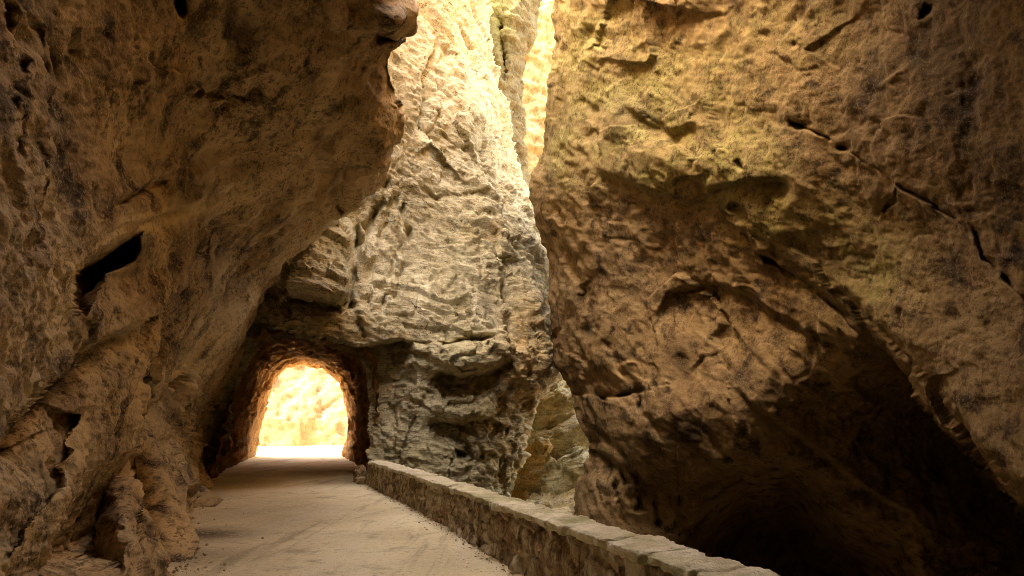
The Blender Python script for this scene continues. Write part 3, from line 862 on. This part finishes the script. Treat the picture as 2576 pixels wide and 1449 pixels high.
# ================================================================ RAVINE ROCKS seen under the arch
def boulder(name, c, r, seed, mat, rot=0, n=64, strata=0.12, attrs=None):
    th = np.linspace(0, 2 * np.pi, n * 2 + 1)[:-1]
    ph = np.linspace(0.02, np.pi - 0.02, n)
    T, PH = np.meshgrid(th, ph)
    d = np.stack([np.sin(PH) * np.cos(T), np.sin(PH) * np.sin(T), np.cos(PH)], -1)
    d = np.sign(d) * np.abs(d) ** 0.75
    P0 = d * np.array(r)
    ca, sa = math.cos(rot), math.sin(rot)
    P0 = np.stack([P0[..., 0], P0[..., 1] * ca - P0[..., 2] * sa * 0, P0[..., 2] + P0[..., 0] * sa], -1)
    Pw = P0 + np.array(c)
    s = min(r)
    nn = d / np.linalg.norm(d, axis=-1, keepdims=True)
    cc, f2 = facet(Pw * np.array([1, 1, 1.8]) * (1.1 / s) + seed, seed)
    q = Pw * 1.0
    q[..., 2] -= q[..., 0] * math.tan(rot)
    dd = 0.16 * s * fbm(Pw * 0.8 / s, 3, seed) + 0.24 * s * cc + strata * ridged(q * np.array([0.4, 0.4, 2.6]), 4, seed + 3) + 0.05 * s * ridged(Pw * 3 / s, 3, seed + 5)
    Pw = Pw + nn * dd[..., None]
    P1 = np.concatenate([Pw, Pw[:, :1]], 1)
    nr, nc = P1.shape[:2]
    a = {k: np.full((nr, nc), v) for k, v in (attrs or {}).items()}
    return mesh_obj(name, P1, grid_faces(nr, nc), mat, attrs=a)


def rk(px, py, Y):
    return at(px, py, Y)


def m2(v, Y):
    return v / F * Y


for (x, y, Yd, rx, ry, rot, seed, lab, at_) in [
    (1405, 1030, 32, 75, 62, 0.25, 5, 'layered cream boulder jammed highest in the gap between spur and cliff', dict(moss=0.15)),
    (1420, 1115, 31, 90, 48, 0.3, 9, 'tilted mossy rock slab under the layered boulder in the ravine gap', dict(moss=0.3)),
    (1345, 1210, 30, 62, 85, 0.1, 14, 'orange stained rock lump low in the ravine gap', dict(ochre=1.0)),
    (1430, 1225, 29, 70, 70, 0.3, 22, 'grey green rock wedge resting beside the orange lump in the ravine', dict(moss=0.35)),
    (1390, 1310, 27, 110, 55, 0.2, 27, 'rubble covered rock at the bottom of the ravine behind the parapet', dict(moss=0.2, ochre=0.4))]:
    o = boulder('boulder', rk(x, y, Yd), (m2(rx, Yd), 1.6, m2(ry, Yd)), seed, M_ravine, rot, attrs=at_)
    tag(o, lab, 'boulder', 'boulders in the ravine gap')
yv = np.arange(880, 1420, 6.0)
px, py = np.meshgrid(np.linspace(1200, 1640, 90), yv)
Y = 37 - 0.006 * (py - 900) + 0 * px
o = rock_sheet('ravine_cliff', px, py, Y, disp_B, M_ravine, skirts=[('bottom', [(0, -1, -3)]), ('top', [(0, 2, 2), (0, 6, 2)])], attrs=dict(moss=px * 0 + 0.1, ochre=np.clip(bump(px, py, 1330, 1200, 60, 120, 1), 0, 1), wash_and_light=px * 0, stain_and_shade=px * 0))
tag(o, 'weathered cliff face closing the ravine behind the jammed boulders', 'cliff')

# ================================================================ TUNNEL
mouth = [(520, 1240), (540, 1160), (572, 1010), (612, 905), (650, 850), (700, 832), (780, 842), (850, 858), (912, 876), (938, 930), (946, 1020), (950, 1110), (948, 1180), (950, 1240)]
exitp = [(640, 1165), (652, 1110), (668, 1030), (692, 962), (724, 930), (765, 918), (808, 932), (848, 962), (864, 1006), (869, 1050), (868, 1100), (860, 1130), (858, 1150), (858, 1165)]


def resample(poly, n):
    p = np.array(poly, float)
    L = np.r_[0, np.cumsum(np.linalg.norm(np.diff(p, axis=0), axis=1))]
    s = np.linspace(0, L[-1], n)
    return np.stack([np.interp(s, L, p[:, 0]), np.interp(s, L, p[:, 1])], -1)


NR = 150
ma, mb = resample(mouth, NR), resample(exitp, NR)
Pa = at(ma[:, 0], ma[:, 1], 20.3)
Pb = at(mb[:, 0], mb[:, 1], 35.8)
t = np.linspace(0, 1, 150)[:, None, None]
w = t ** 0.9
ring = Pa[None] * (1 - t) + Pb[None] * t
# stays wide at first, necks towards the far end
ctr = ring.mean(1, keepdims=True)
ring = ring + (ring - ctr) * np.array([0.06, 0, 0.05]) * np.sin(t * np.pi)
N = grid_normals(ring)
s = np.sign(np.median((N * (ctr - ring)).sum(-1)))
N *= s
w3 = 0.4 * np.stack([perlin(ring, 5), perlin(ring, 6), perlin(ring, 7)], -1)
c, _ = facet((ring + w3) * np.array([0.9, 0.7, 0.9]), 101)
c2, _ = facet((ring + w3) * 2.1, 102)
dd = 0.24 * c + 0.13 * c2 + 0.22 * fbm(ring * 0.6, 3, 103) + 0.10 * ridged(ring * 2.2, 4, 104)
ring = ring + N * (dd * (1 - 0.55 * t[..., 0]))[..., None] - N * 0.10
o = mesh_obj('road_tunnel', ring, grid_faces(150, NR, flip=(s > 0)), M_tunnel, attrs=dict(stain_and_shade=np.zeros((150, NR))))
tag(o, 'rough blasted tunnel of orange rock with sunlight at its far end', 'tunnel')

# cliff beyond the tunnel, in the sun
nx, nz = 170, 120
A0, B0 = np.array([-34.0, 50.0]), np.array([4.0, 61.0])
uu, vv = np.meshgrid(np.linspace(0, 1, nx), np.linspace(0, 1, nz))
base = A0 + uu[..., None] * (B0 - A0)
zz = -1 + vv * 17
Pm = np.stack([base[..., 0], base[..., 1] + 0.16 * zz + 0.02 * (zz ** 2), zz], -1)


def disp_F(p):
    c, _ = facet(p * np.array([0.6, 0.6, 0.35]), 111)
    c2, _ = facet(p * 1.4, 113)
    return 0.3 * fbm(p * 0.25, 3, 110) + 0.14 * c + 0.10 * c2 + 0.06 * ridged(p * np.array([1.3, 1.3, 0.7]), 4, 112)


N = grid_normals(Pm)
s = np.sign(np.median((N * (EYE - Pm)).sum(-1)))
N *= s
Pm = Pm + N * disp_F(Pm)[..., None]
o = mesh_obj('roadside_cliff', Pm, grid_faces(nz, nx, flip=(s > 0)), M_far, attrs=dict(ochre=np.full((nz, nx), 0.1)))
tag(o, 'dazzling sunlit rock face beyond the far end of the tunnel', 'cliff')

# ================================================================ ROAD and PARAPET
pb = [(943, 1231), (992, 1254), (1034, 1273), (1076, 1299), (1125, 1329), (1177, 1362), (1230, 1394), (1313, 1446)]
base_front = on_road(np.array([p[0] for p in pb]), np.array([p[1] for p in pb]))
ys = base_front[:, 1]
cf = np.polyfit(ys, base_front[:, 0], 2)


def wall_x(Y):
    Y = np.asarray(Y, float)
    k = np.polyval(cf, np.clip(Y, 7.6, 18.5))
    sl_n = np.polyval(np.polyder(cf), 7.6)
    sl_f = np.polyval(np.polyder(cf), 18.5)
    return k + np.where(Y < 7.6, (Y - 7.6) * sl_n, 0) + np.where(Y > 18.5, (Y - 18.5) * sl_f, 0)


print('wall', [(round(float(wall_x(y)), 2), y) for y in (0, 4, 8, 12, 16, 18.5)], base_front.round(2).tolist())
ft = [(943, 1167), (1020, 1188), (1090, 1219), (1177, 1250.6), (1230, 1264.6), (1317, 1296), (1404, 1322), (1474, 1345), (1544, 1369), (1635, 1408)]
bt = [(950, 1163), (1006, 1168.6), (1062, 1184), (1104, 1203.5), (1181, 1224), (1247, 1250.6), (1317, 1271.6), (1397, 1292.5), (1474, 1320.4), (1526, 1331), (1579, 1352), (1635, 1367.5), (1930, 1449)]
hs = []
for (a, b) in ft:
    dx, dz = ray(a, b)
    Yt = np.linspace(2, 22, 4001)
    k = np.argmin(np.abs(dx * Yt - wall_x(Yt)))
    hs.append((Yt[k], 1.7 + dz * Yt[k]))
print('height', [(round(float(a), 1), round(float(b), 2)) for a, b in hs])
for (a, b) in bt:
    q = on_road(a, b, 0.78)
    print('back', a, (q[1] * 1).round(2), 'thick', (q[0] - wall_x(q[1])).round(2))

# road sheet
Yr = np.r_[np.arange(-14, 20, 0.12), np.arange(20, 36, 0.25), np.arange(36, 72, 0.8)]
right = wall_x(np.minimum(Yr, 18.5)) + np.interp(Yr, [18.5, 20.5, 36, 40, 72], [0.1, 0.3, -4.3, -3.0, 14])
left = np.interp(Yr, [-14, 0, 7.5, 19.5, 36, 40, 72], [-6, -6, -7.5, -13, -17.5, -34, -50])
NUr = 130
uu = np.linspace(0, 1, NUr)
X = left[:, None] + uu[None] * (right - left)[:, None]
Yg = np.repeat(Yr[:, None], NUr, 1)
Pr = np.stack([X, Yg, 0 * X], -1)
Pr[..., 2] = 0.018 * fbm(Pr * np.array([0.5, 0.4, 1]), 3, 120) + 0.006 * fbm(Pr * 2.5, 3, 121)


def road_mat():
    t = NT('road_dusty_asphalt')
    big = t.noise(0.35, 5, 0.6, 0.5)
    mid = t.noise(1.6, 7, 0.65, 0.4)
    agg = t.noise(55, 4, 0.75)
    chip = t.voro(70)
    trk = t.noise(1.0, 6, 0.66, 0.8, t.coord((1.3, 0.16, 1), (0, 0, math.radians(-20))))
    spk = t.noise(13, 4, 0.75)
    col = t.mix(t.ramp(big, 0.36, 0.64), (0.60, 0.475, 0.275), (0.74, 0.61, 0.38))
    col = t.mix(t.math('MULTIPLY', t.ramp(trk, 0.50, 0.68), 0.6), col, (0.70, 0.59, 0.42))
    col = t.mix(t.math('MULTIPLY', t.ramp(trk, 0.46, 0.32), 0.55), col, (0.20, 0.145, 0.085))
    col = t.mix(t.math('MULTIPLY', t.ramp(mid, 0.46, 0.32), 0.5), col, (0.17, 0.12, 0.07))
    col = t.mix(t.math('MULTIPLY', t.attr('stain_and_shade'), t.ramp(mid, 0.25, 0.5)), col, (0.06, 0.042, 0.025))
    col = t.mix(t.math('MULTIPLY', t.ramp(agg, 0.54, 0.70), 0.5), col, (0.55, 0.47, 0.36))
    col = t.mix(t.math('MULTIPLY', t.ramp(agg, 0.44, 0.30), 0.6), col, (0.12, 0.085, 0.05))
    col = t.mix(t.math('MULTIPLY', t.ramp(spk, 0.53, 0.66), 0.5), col, (0.74, 0.62, 0.43))
    col = t.mix(t.math('MULTIPLY', t.ramp(spk, 0.45, 0.33), 0.55), col, (0.21, 0.15, 0.085))
    h = t.math('ADD', t.math('MULTIPLY', agg, 0.5), t.math('MULTIPLY', chip, 0.4))
    h = t.math('ADD', h, t.math('MULTIPLY', mid, 0.6))
    return t.finish(col, t.bump(h, 0.5, 0.02), 0.88, 0.3)


M_road = road_mat()
pxr = W / 2 + F * 0  # damp stains and soft wall shade painted on the ground
stain_and_shade = np.zeros(X.shape)
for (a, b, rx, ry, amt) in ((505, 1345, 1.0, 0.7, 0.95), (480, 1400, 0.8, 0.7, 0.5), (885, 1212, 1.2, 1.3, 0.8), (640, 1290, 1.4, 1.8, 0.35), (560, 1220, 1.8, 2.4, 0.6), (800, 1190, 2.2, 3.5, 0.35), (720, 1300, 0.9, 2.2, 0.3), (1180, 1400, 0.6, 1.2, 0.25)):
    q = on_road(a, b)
    stain_and_shade = np.maximum(stain_and_shade, amt * np.exp(-((X - q[0]) / rx) ** 2 - ((Yg - q[1]) / ry) ** 2))
dl = X - left[:, None]
Prs = np.concatenate([Pr, Pr[:, -1:] + [0, 0, -4], Pr[:, -1:] + [0, 0, -10]], 1)
o = mesh_obj('road', Prs, grid_faces(len(Yr), NUr + 2), M_road, attrs=dict(stain_and_shade=np.pad(stain_and_shade, ((0, 0), (0, 2)))))
tag(o, kind='structure')

# parapet
TH = 0.45
HW = lambda Y: np.interp(Y, [2, 5, 8, 12, 18.5], [0.76, 0.74, 0.70, 0.66, 0.69])


def parapet_mat(top=False):
    t = NT('coping_stone_mossy' if top else 'rubble_wall_flaking_render')
    mid = t.noise(3.2, 8, 0.7, 0.4)
    fine = t.noise(14, 7, 0.7)
    vst = t.noise(1.0, 6, 0.65, 0.5, t.coord((5.5, 5.5, 1.6)))
    grain = t.noise(60, 4, 0.7)
    if top:
        col = t.mix(t.ramp(mid, 0.36, 0.62), (0.56, 0.46, 0.29), (0.72, 0.62, 0.43))
        col = t.mix(t.math('MULTIPLY', t.ramp(t.noise(1.1, 5, 0.6), 0.42, 0.6), t.attr('moss')), col, (0.26, 0.25, 0.085))
        col = t.mix(t.math('MULTIPLY', t.ramp(fine, 0.42, 0.3), 0.6), col, (0.16, 0.12, 0.07))
    else:
        col = t.mix(t.ramp(mid, 0.40, 0.60), (0.24, 0.155, 0.085), (0.44, 0.33, 0.21))
        col = t.mix(t.math('MULTIPLY', t.ramp(vst, 0.49, 0.60), 0.95), col, (0.60, 0.50, 0.35))
        col = t.mix(t.math('MULTIPLY', t.ramp(vst, 0.48, 0.36), 0.8), col, (0.09, 0.055, 0.03))
        col = t.mix(t.math('MULTIPLY', t.ramp(t.noise(1.2, 4, 0.6), 0.58, 0.70), 0.5), col, (0.26, 0.11, 0.075))
        col = t.mix(t.math('MULTIPLY', t.ramp(fine, 0.55, 0.66), 0.8), col, (0.60, 0.51, 0.37))
    col = t.mix(t.math('MULTIPLY', t.ramp(grain, 0.42, 0.3), 0.5), col, (0.10, 0.07, 0.04))
    h = t.math('ADD', t.math('MULTIPLY', fine, 0.5), t.math('MULTIPLY', grain, 0.15))
    h = t.math('ADD', h, t.math('MULTIPLY', t.voro(6.5, co=t.coord((1, 1, 1.2))), 0.5))
    return t.finish(col, t.bump(h, 0.9, 0.06), 0.92, 0.2)


M_wall = parapet_mat(False)
M_cop = parapet_mat(True)
Yw = np.arange(18.3, -10, -0.028)
tx = np.gradient(wall_x(Yw)) / np.gradient(Yw)
nrm2 = np.stack([np.ones_like(tx), -tx], -1)
nrm2 /= np.linalg.norm(nrm2, axis=1, keepdims=True)      # towards the ravine
p0 = np.stack([wall_x(Yw), Yw], -1)
wob_top = 0.03 * fbm(np.stack([Yw * 1.2, Yw * 0, Yw * 0], -1), 3, 130)
prof = []
hz = np.linspace(-0.15, 1.0, 34)
hw = HW(Yw) - 0.055 + wob_top
for h in hz:
    prof.append((0.0 + 0.06 * max(0, 0.2 - h) * -1 + 0.03 * h, h))
rows = [np.concatenate([p0 + nrm2 * o_, (hw * h)[:, None]], 1) for o_, h in prof]
for o_ in np.linspace(0.08, TH - 0.05, 8):
    rows.append(np.concatenate([p0 + nrm2 * o_, hw[:, None]], 1))
for z in (0.4, -0.3, -1.5, -4, -9):
    rows.append(np.concatenate([p0 + nrm2 * TH, np.minimum(hw, z)[:, None]], 1))
Pw = np.stack(rows, 0)
N = grid_normals(Pw)
N *= np.sign(np.median((N[5:25] * (EYE - Pw[5:25])).sum(-1)))
w3 = 0.12 * np.stack([perlin(Pw * 3, 5), perlin(Pw * 3, 6), perlin(Pw * 3, 7)], -1)
f1, f2, c = worley((Pw + w3) * np.array([2.6, 2.6, 4.0]), 131)
dd = 0.05 * (c - 0.5) + 0.05 * sstep(0.0, 0.25, f2 - f1) - 0.05 + 0.05 * fbm(Pw * np.array([3, 3, 1.6]), 3, 132) + 0.025 * ridged(Pw * 7, 3, 133)
Pw = Pw + N * dd[..., None]
wall = empty('stone_parapet', (float(wall_x(9)), 9.0, 0))
tag(wall, 'low rough stone parapet wall running along the ravine edge of the road', 'wall', kind='thing')


def under(o, root):
    o.parent = root
    o.matrix_parent_inverse = root.matrix_world.inverted()
    return o


bpy.context.view_layer.update()
wb = mesh_obj('wall_body', Pw, grid_faces(Pw.shape[0], Pw.shape[1], flip=True), M_wall)
wb.parent = wall
wb.location = (-float(wall_x(9)), -9.0, 0)
# coping stones, each one its own piece
rng = np.random.default_rng(4)
yc = 18.25
kk = 0
while yc > 0.5:
    Lr = rng.uniform(0.42, 0.95)
    y1 = yc - Lr * 0.92
    n1, n2, n3 = 26, 22, 5
    gap = 0.001
    ya = np.linspace(yc - gap, y1 + gap, n1)
    f0 = -0.01 + rng.uniform(-0.03, 0.03)
    b0 = TH + rng.uniform(-0.03, 0.035)
    tilt = rng.uniform(-0.012, 0.012)
    th = rng.uniform(0.06, 0.085)
    zt = HW((yc + y1) / 2) + rng.uniform(-0.006, 0.008)
    # closed rounded box ring swept along the stone
    cs = []
    for a in np.linspace(0, 2 * np.pi, 40, endpoint=False):
        ca, sa = math.cos(a), math.sin(a)
        sx = math.copysign(abs(ca) ** 0.28, ca)
        sz = math.copysign(abs(sa) ** 0.28, sa)
        cs.append(((f0 + b0) / 2 + sx * (b0 - f0) / 2, sz * th / 2))
    cs = np.array(cs)
    ends = np.sqrt(np.clip(1 - np.abs(np.linspace(-1, 1, n1)) ** 30, 0.0, 1))
    ends[0] = ends[-1] = 0.0
    tq = np.gradient(wall_x(ya)) / np.gradient(ya)
    nq = np.stack([np.ones_like(tq), -tq], -1)
    nq /= np.linalg.norm(nq, axis=1, keepdims=True)
    pq = np.stack([wall_x(ya), ya], -1)
    mid_o = (f0 + b0) / 2
    oo = mid_o + (cs[None, :, 0] - mid_o) * (0.35 + 0.65 * ends[:, None]) * np.where(ends[:, None] == 0, 0.0, 1)
    zz = zt - th / 2 + cs[None, :, 1] * ends[:, None] ** 0.5 + tilt * (ya[:, None] - yc)
    Pc = np.stack([pq[:, None, 0] + nq[:, None, 0] * oo, pq[:, None, 1] + nq[:, None, 1] * oo, zz], -1)
    nv = np.stack([nq[:, None, 0] * (cs[None, :, 0] - mid_o), nq[:, None, 1] * (cs[None, :, 0] - mid_o), np.broadcast_to(cs[None, :, 1] * 3, oo.shape)], -1)
    nv /= np.linalg.norm(nv, axis=-1, keepdims=True) + 1e-6
    dsp = 0.04 * fbm(Pc * 3.0, 3, 140) + 0.025 * ridged(Pc * 7, 4, 141)
    Pc = Pc + nv * dsp[..., None] * (ends[:, None, None] > 0)
    Pc = np.concatenate([Pc, Pc[:, :1]], 1)
    mossv = float(np.interp((yc + y1) / 2, [3, 7, 11, 19], [0.95, 0.8, 0.25, 0.08]))
    o = mesh_obj('coping_stone', Pc, grid_faces(Pc.shape[0], Pc.shape[1]), M_cop, attrs=dict(moss=np.full(Pc.shape[:2], mossv)))
    o.parent = wall
    o.location = (-float(wall_x(9)), -9.0, 0)
    yc = y1
    kk += 1

# a thin slab leaning on the near end of the parapet, stones at the tunnel foot
for (x, y, Yd, r, seed, lab) in [(916, 1212, 18.9, (0.20, 0.28, 0.17), 41, 'low brown stone lying at the tunnel mouth beside the parapet end'),
                                 (905, 1196, 19.5, (0.17, 0.28, 0.30), 44, 'upright brown rock chunk against the right tunnel jamb'),
                                 (931, 1196, 18.75, (0.10, 0.22, 0.42), 47, 'tall narrow rock piece wedged between tunnel jamb and parapet end')]:
    q = at(x, y, Yd)
    o = boulder('stone', (q[0], q[1], r[2] * 0.6), r, seed, M_over, 0.1, n=26, strata=0.02)
    tag(o, lab, 'stone')
rng = np.random.default_rng(9)


def pebbles(name, spots, rmin, rmax, mat, flat=1.0):
    vs_, fs_ = [], []
    th = np.linspace(0, 2 * np.pi, 8)[:-1]
    for (x, y) in spots:
        r = rmin * (rmax / rmin) ** (rng.random() ** 2.2)
        n0 = sum(len(v) for v in vs_)
        az_ = rng.uniform(0, 6.28)
        sc = np.array([rng.uniform(0.7, 1.4), rng.uniform(0.6, 1.1), rng.uniform(0.4, 0.9) * flat]) * r
        v = []
        for p_ in (0.35, 1.2, 2.0, 2.8):
            for t_ in th:
                k = rng.uniform(0.75, 1.2)
                v.append((math.sin(p_) * math.cos(t_) * k, math.sin(p_) * math.sin(t_) * k, math.cos(p_)))
        v = np.array(v) * sc
        c_, s_ = math.cos(az_), math.sin(az_)
        v = np.stack([v[:, 0] * c_ - v[:, 1] * s_, v[:, 0] * s_ + v[:, 1] * c_, v[:, 2]], -1) + [x, y, 0.012 + sc[2] * 0.45]
        f = []
        for a_ in range(3):
            for b_ in range(7):
                f.append((a_ * 7 + b_, a_ * 7 + (b_ + 1) % 7, (a_ + 1) * 7 + (b_ + 1) % 7, (a_ + 1) * 7 + b_))
        f.append((0, 1, 2, 3)); f.append((0, 3, 4, 5)); f.append((5, 6, 0, 0))
        vs_.append(v)
        fs_ += [tuple(n0 + q for q in ff) for ff in f[:-1]]
    return mesh_obj(name, np.concatenate(vs_), fs_, mat, smooth=False)


lb = on_road(np.array([395., 420, 440, 470, 500, 515, 530]), np.array([1449., 1440, 1400, 1330, 1260, 1220, 1212]))
spots = []
for k in range(300):
    t_ = rng.random() ** 1.6
    p_ = np.array([np.interp(t_ * 6, range(7), lb[:, 0]), np.interp(t_ * 6, range(7), lb[:, 1])])
    spots.append((p_[0] + rng.exponential(0.28) - 0.15, p_[1] + rng.normal(0, 0.3)))
for k in range(300):
    Yq = rng.uniform(4.5, 18)
    spots.append((float(wall_x(Yq)) - 0.05 - rng.exponential(0.06), Yq))
o = pebbles('gravel', spots, 0.005, 0.026, M_spur)
tag(o, 'small stones and grit gathered along both edges of the road', kind='stuff')
t = NT('dry_leaf')
M_leaf = t.finish(t.mix(t.ramp(t.noise(9, 3), 0.4, 0.6), (0.20, 0.09, 0.035), (0.34, 0.20, 0.08)), None, 0.8, 0.2)
spots = []
for k in range(240):
    Yq = rng.uniform(5, 15)
    spots.append((float(wall_x(Yq)) - 0.06 - rng.exponential(0.13), Yq))
for k in range(60):
    t_ = rng.random()
    p_ = np.array([np.interp(t_ * 6, range(7), lb[:, 0]), np.interp(t_ * 6, range(7), lb[:, 1])])
    spots.append((p_[0] + rng.exponential(0.3), p_[1]))
o = pebbles('fallen_leaves', spots, 0.010, 0.026, M_leaf, flat=0.22)
tag(o, 'dry brown leaves scattered on the road beside the parapet foot', kind='stuff')

# ================================================================ SHELL behind the camera (keeps the place enclosed) and added masses above that block light
def shell(name, pts_fn, nu, nv, mat, disp):
    uu, vv = np.meshgrid(np.linspace(0, 1, nu), np.linspace(0, 1, nv))
    Pm = pts_fn(uu, vv)
    N = grid_normals(Pm)
    s = np.sign(np.median((N * (EYE - Pm)).sum(-1)))
    N *= s
    Pm = Pm + N * disp(Pm)[..., None]
    return mesh_obj(name, Pm, grid_faces(nv, nu, flip=(s > 0)), mat)


def vault(u_, v_):
    a = (u_ - 0.5) * np.pi * 1.04
    r = 6.8
    yy = 4.4 - v_ * 20
    return np.stack([0.6 + (r + 1.0) * np.sin(a), yy, 0.2 + (r + 1.5) * np.cos(a)], -1)


o = shell('unseen_shell', vault, 90, 60, M_dark, lambda p: 0.5 * fbm(p * 0.4, 3, 150) + 0.2 * ridged(p * 1.1, 3, 151))  # unseen vault, carried forward to shade the near walls
tag(o, kind='structure')


def backwall(u_, v_):
    return np.stack([-12 + 24 * u_, -15.5 + 0 * u_, -9 + 34 * v_], -1)


o = shell('unseen_shell', backwall, 60, 60, M_dark, lambda p: 0.8 * fbm(p * 0.3, 3, 152))
tag(o, kind='structure')


def block(name, x0, x1, y0, y1, z0, z1, mat, label):
    """added unseen rock mass above to block light: box with rough sides, built as five displaced faces"""
    vs, fs, n = [], [], 0
    def face(a, b, c_):
        nonlocal n
        a, b, c_ = map(np.array, (a, b, c_))
        uu, vv = np.meshgrid(np.linspace(0, 1, 36), np.linspace(0, 1, 36))
        Pm = a + uu[..., None] * (b - a) + vv[..., None] * (c_ - a)
        off = np.stack([fbm(Pm * 0.25, 3, 160), fbm(Pm * 0.25, 3, 161), fbm(Pm * 0.25, 3, 162)], -1) * 0.9
        vs.append((Pm + off).reshape(-1, 3))
        fs.append(grid_faces(36, 36) + n)
        n += 36 * 36
    face((x0, y0, z0), (x1, y0, z0), (x0, y0, z1))
    face((x0, y1, z0), (x1, y1, z0), (x0, y1, z1))
    face((x0, y0, z0), (x0, y1, z0), (x0, y0, z1))
    face((x1, y0, z0), (x1, y1, z0), (x1, y0, z1))
    face((x0, y0, z1), (x1, y0, z1), (x0, y1, z1))
    o = mesh_obj(name, np.concatenate(vs), np.concatenate(fs), mat)
    return tag(o, kind='structure')


block('unseen_mass', -40, -5.5, -16, 29, 12, 27.6, M_over, 'added unseen sun blocking mass above the brown overhang')  # added to keep the sun off the gorge walls
block('unseen_mass', -15, -6, 22, 38, 13, 37, M_spur, 'added unseen sun blocking mass above the tunnel spur')  # added to keep the sun off back cliff and spur top
block('unseen_mass', 2.5, 14, 5.5, 9.0, 10.5, 15, M_dark, 'added unseen shading brow beside the right cliff above the viewpoint')  # added to darken the near part of the right wall
block('unseen_mass', -12, 14, -22, 5.0, 10, 15, M_dark, 'added unseen shading roof over the road at the viewpoint')  # added roof, extended forward to darken both near walls
block('unseen_mass', 9, 40, -16, 26, 12, 34, M_right, 'upper cliff above the brown wall across the ravine')

# gorge floor
g = mesh_obj('gorge_floor', [(-300, -300, -9.5), (300, -300, -9.5), (300, 300, -9.5), (-300, 300, -9.5)], [(0, 1, 2, 3)], M_dark)
tag(g, kind='structure')

# ================================================================ CAMERA, LIGHT
cam = bpy.data.cameras.new('camera')
cam.sensor_width = 36
cam.lens = 36 * F / W
cam.clip_end = 2000
co = bpy.data.objects.new('camera', cam)
co.location = EYE
co.rotation_euler = (math.pi / 2 + PITCH, 0, 0)
C.objects.link(co)
SC.camera = co

SUN_DIR = np.array([-0.66, -0.23, 0.72])      # towards the sun
SUN_DIR = SUN_DIR / np.linalg.norm(SUN_DIR)
elev = math.asin(SUN_DIR[2])
az = math.atan2(SUN_DIR[0], SUN_DIR[1])
wd = bpy.data.worlds.new('World')
SC.world = wd
wd.use_nodes = True
nt = wd.node_tree
bg = nt.nodes['Background']
sky = nt.nodes.new('ShaderNodeTexSky')
sky.sky_type = 'NISHITA'
sky.sun_disc = False
sky.sun_elevation = elev
sky.sun_rotation = az
sky.dust_density = 4.0
sky.air_density = 1.0
nt.links.new(sky.outputs[0], bg.inputs[0])
bg.inputs[1].default_value = 0.15
sl = bpy.data.lights.new('sun', 'SUN')
sl.energy = 3.0
sl.angle = math.radians(0.5)
sl.color = (1.0, 0.94, 0.84)
so = bpy.data.objects.new('sun', sl)
from mathutils import Vector
so.rotation_euler = Vector(SUN_DIR).to_track_quat('Z', 'Y').to_euler()
so.location = (-20, 0, 60)
C.objects.link(so)

vs = SC.view_settings
vs.view_transform = 'Standard'
vs.look = 'None'
vs.gamma = 1
vs.exposure = 4.85
vs.use_white_balance = True
vs.white_balance_temperature = 10800
vs.white_balance_tint = 15
SC.render.engine = 'CYCLES'
SC.cycles.max_bounces = 6
SC.cycles.diffuse_bounces = 5
SC.cycles.glossy_bounces = 1
SC.cycles.use_denoising = True
SC.cycles.denoising_prefilter = 'NONE'
SC.cycles.filter_width = 0.9
SC.cycles.use_adaptive_sampling = True
SC.cycles.adaptive_threshold = 0.012
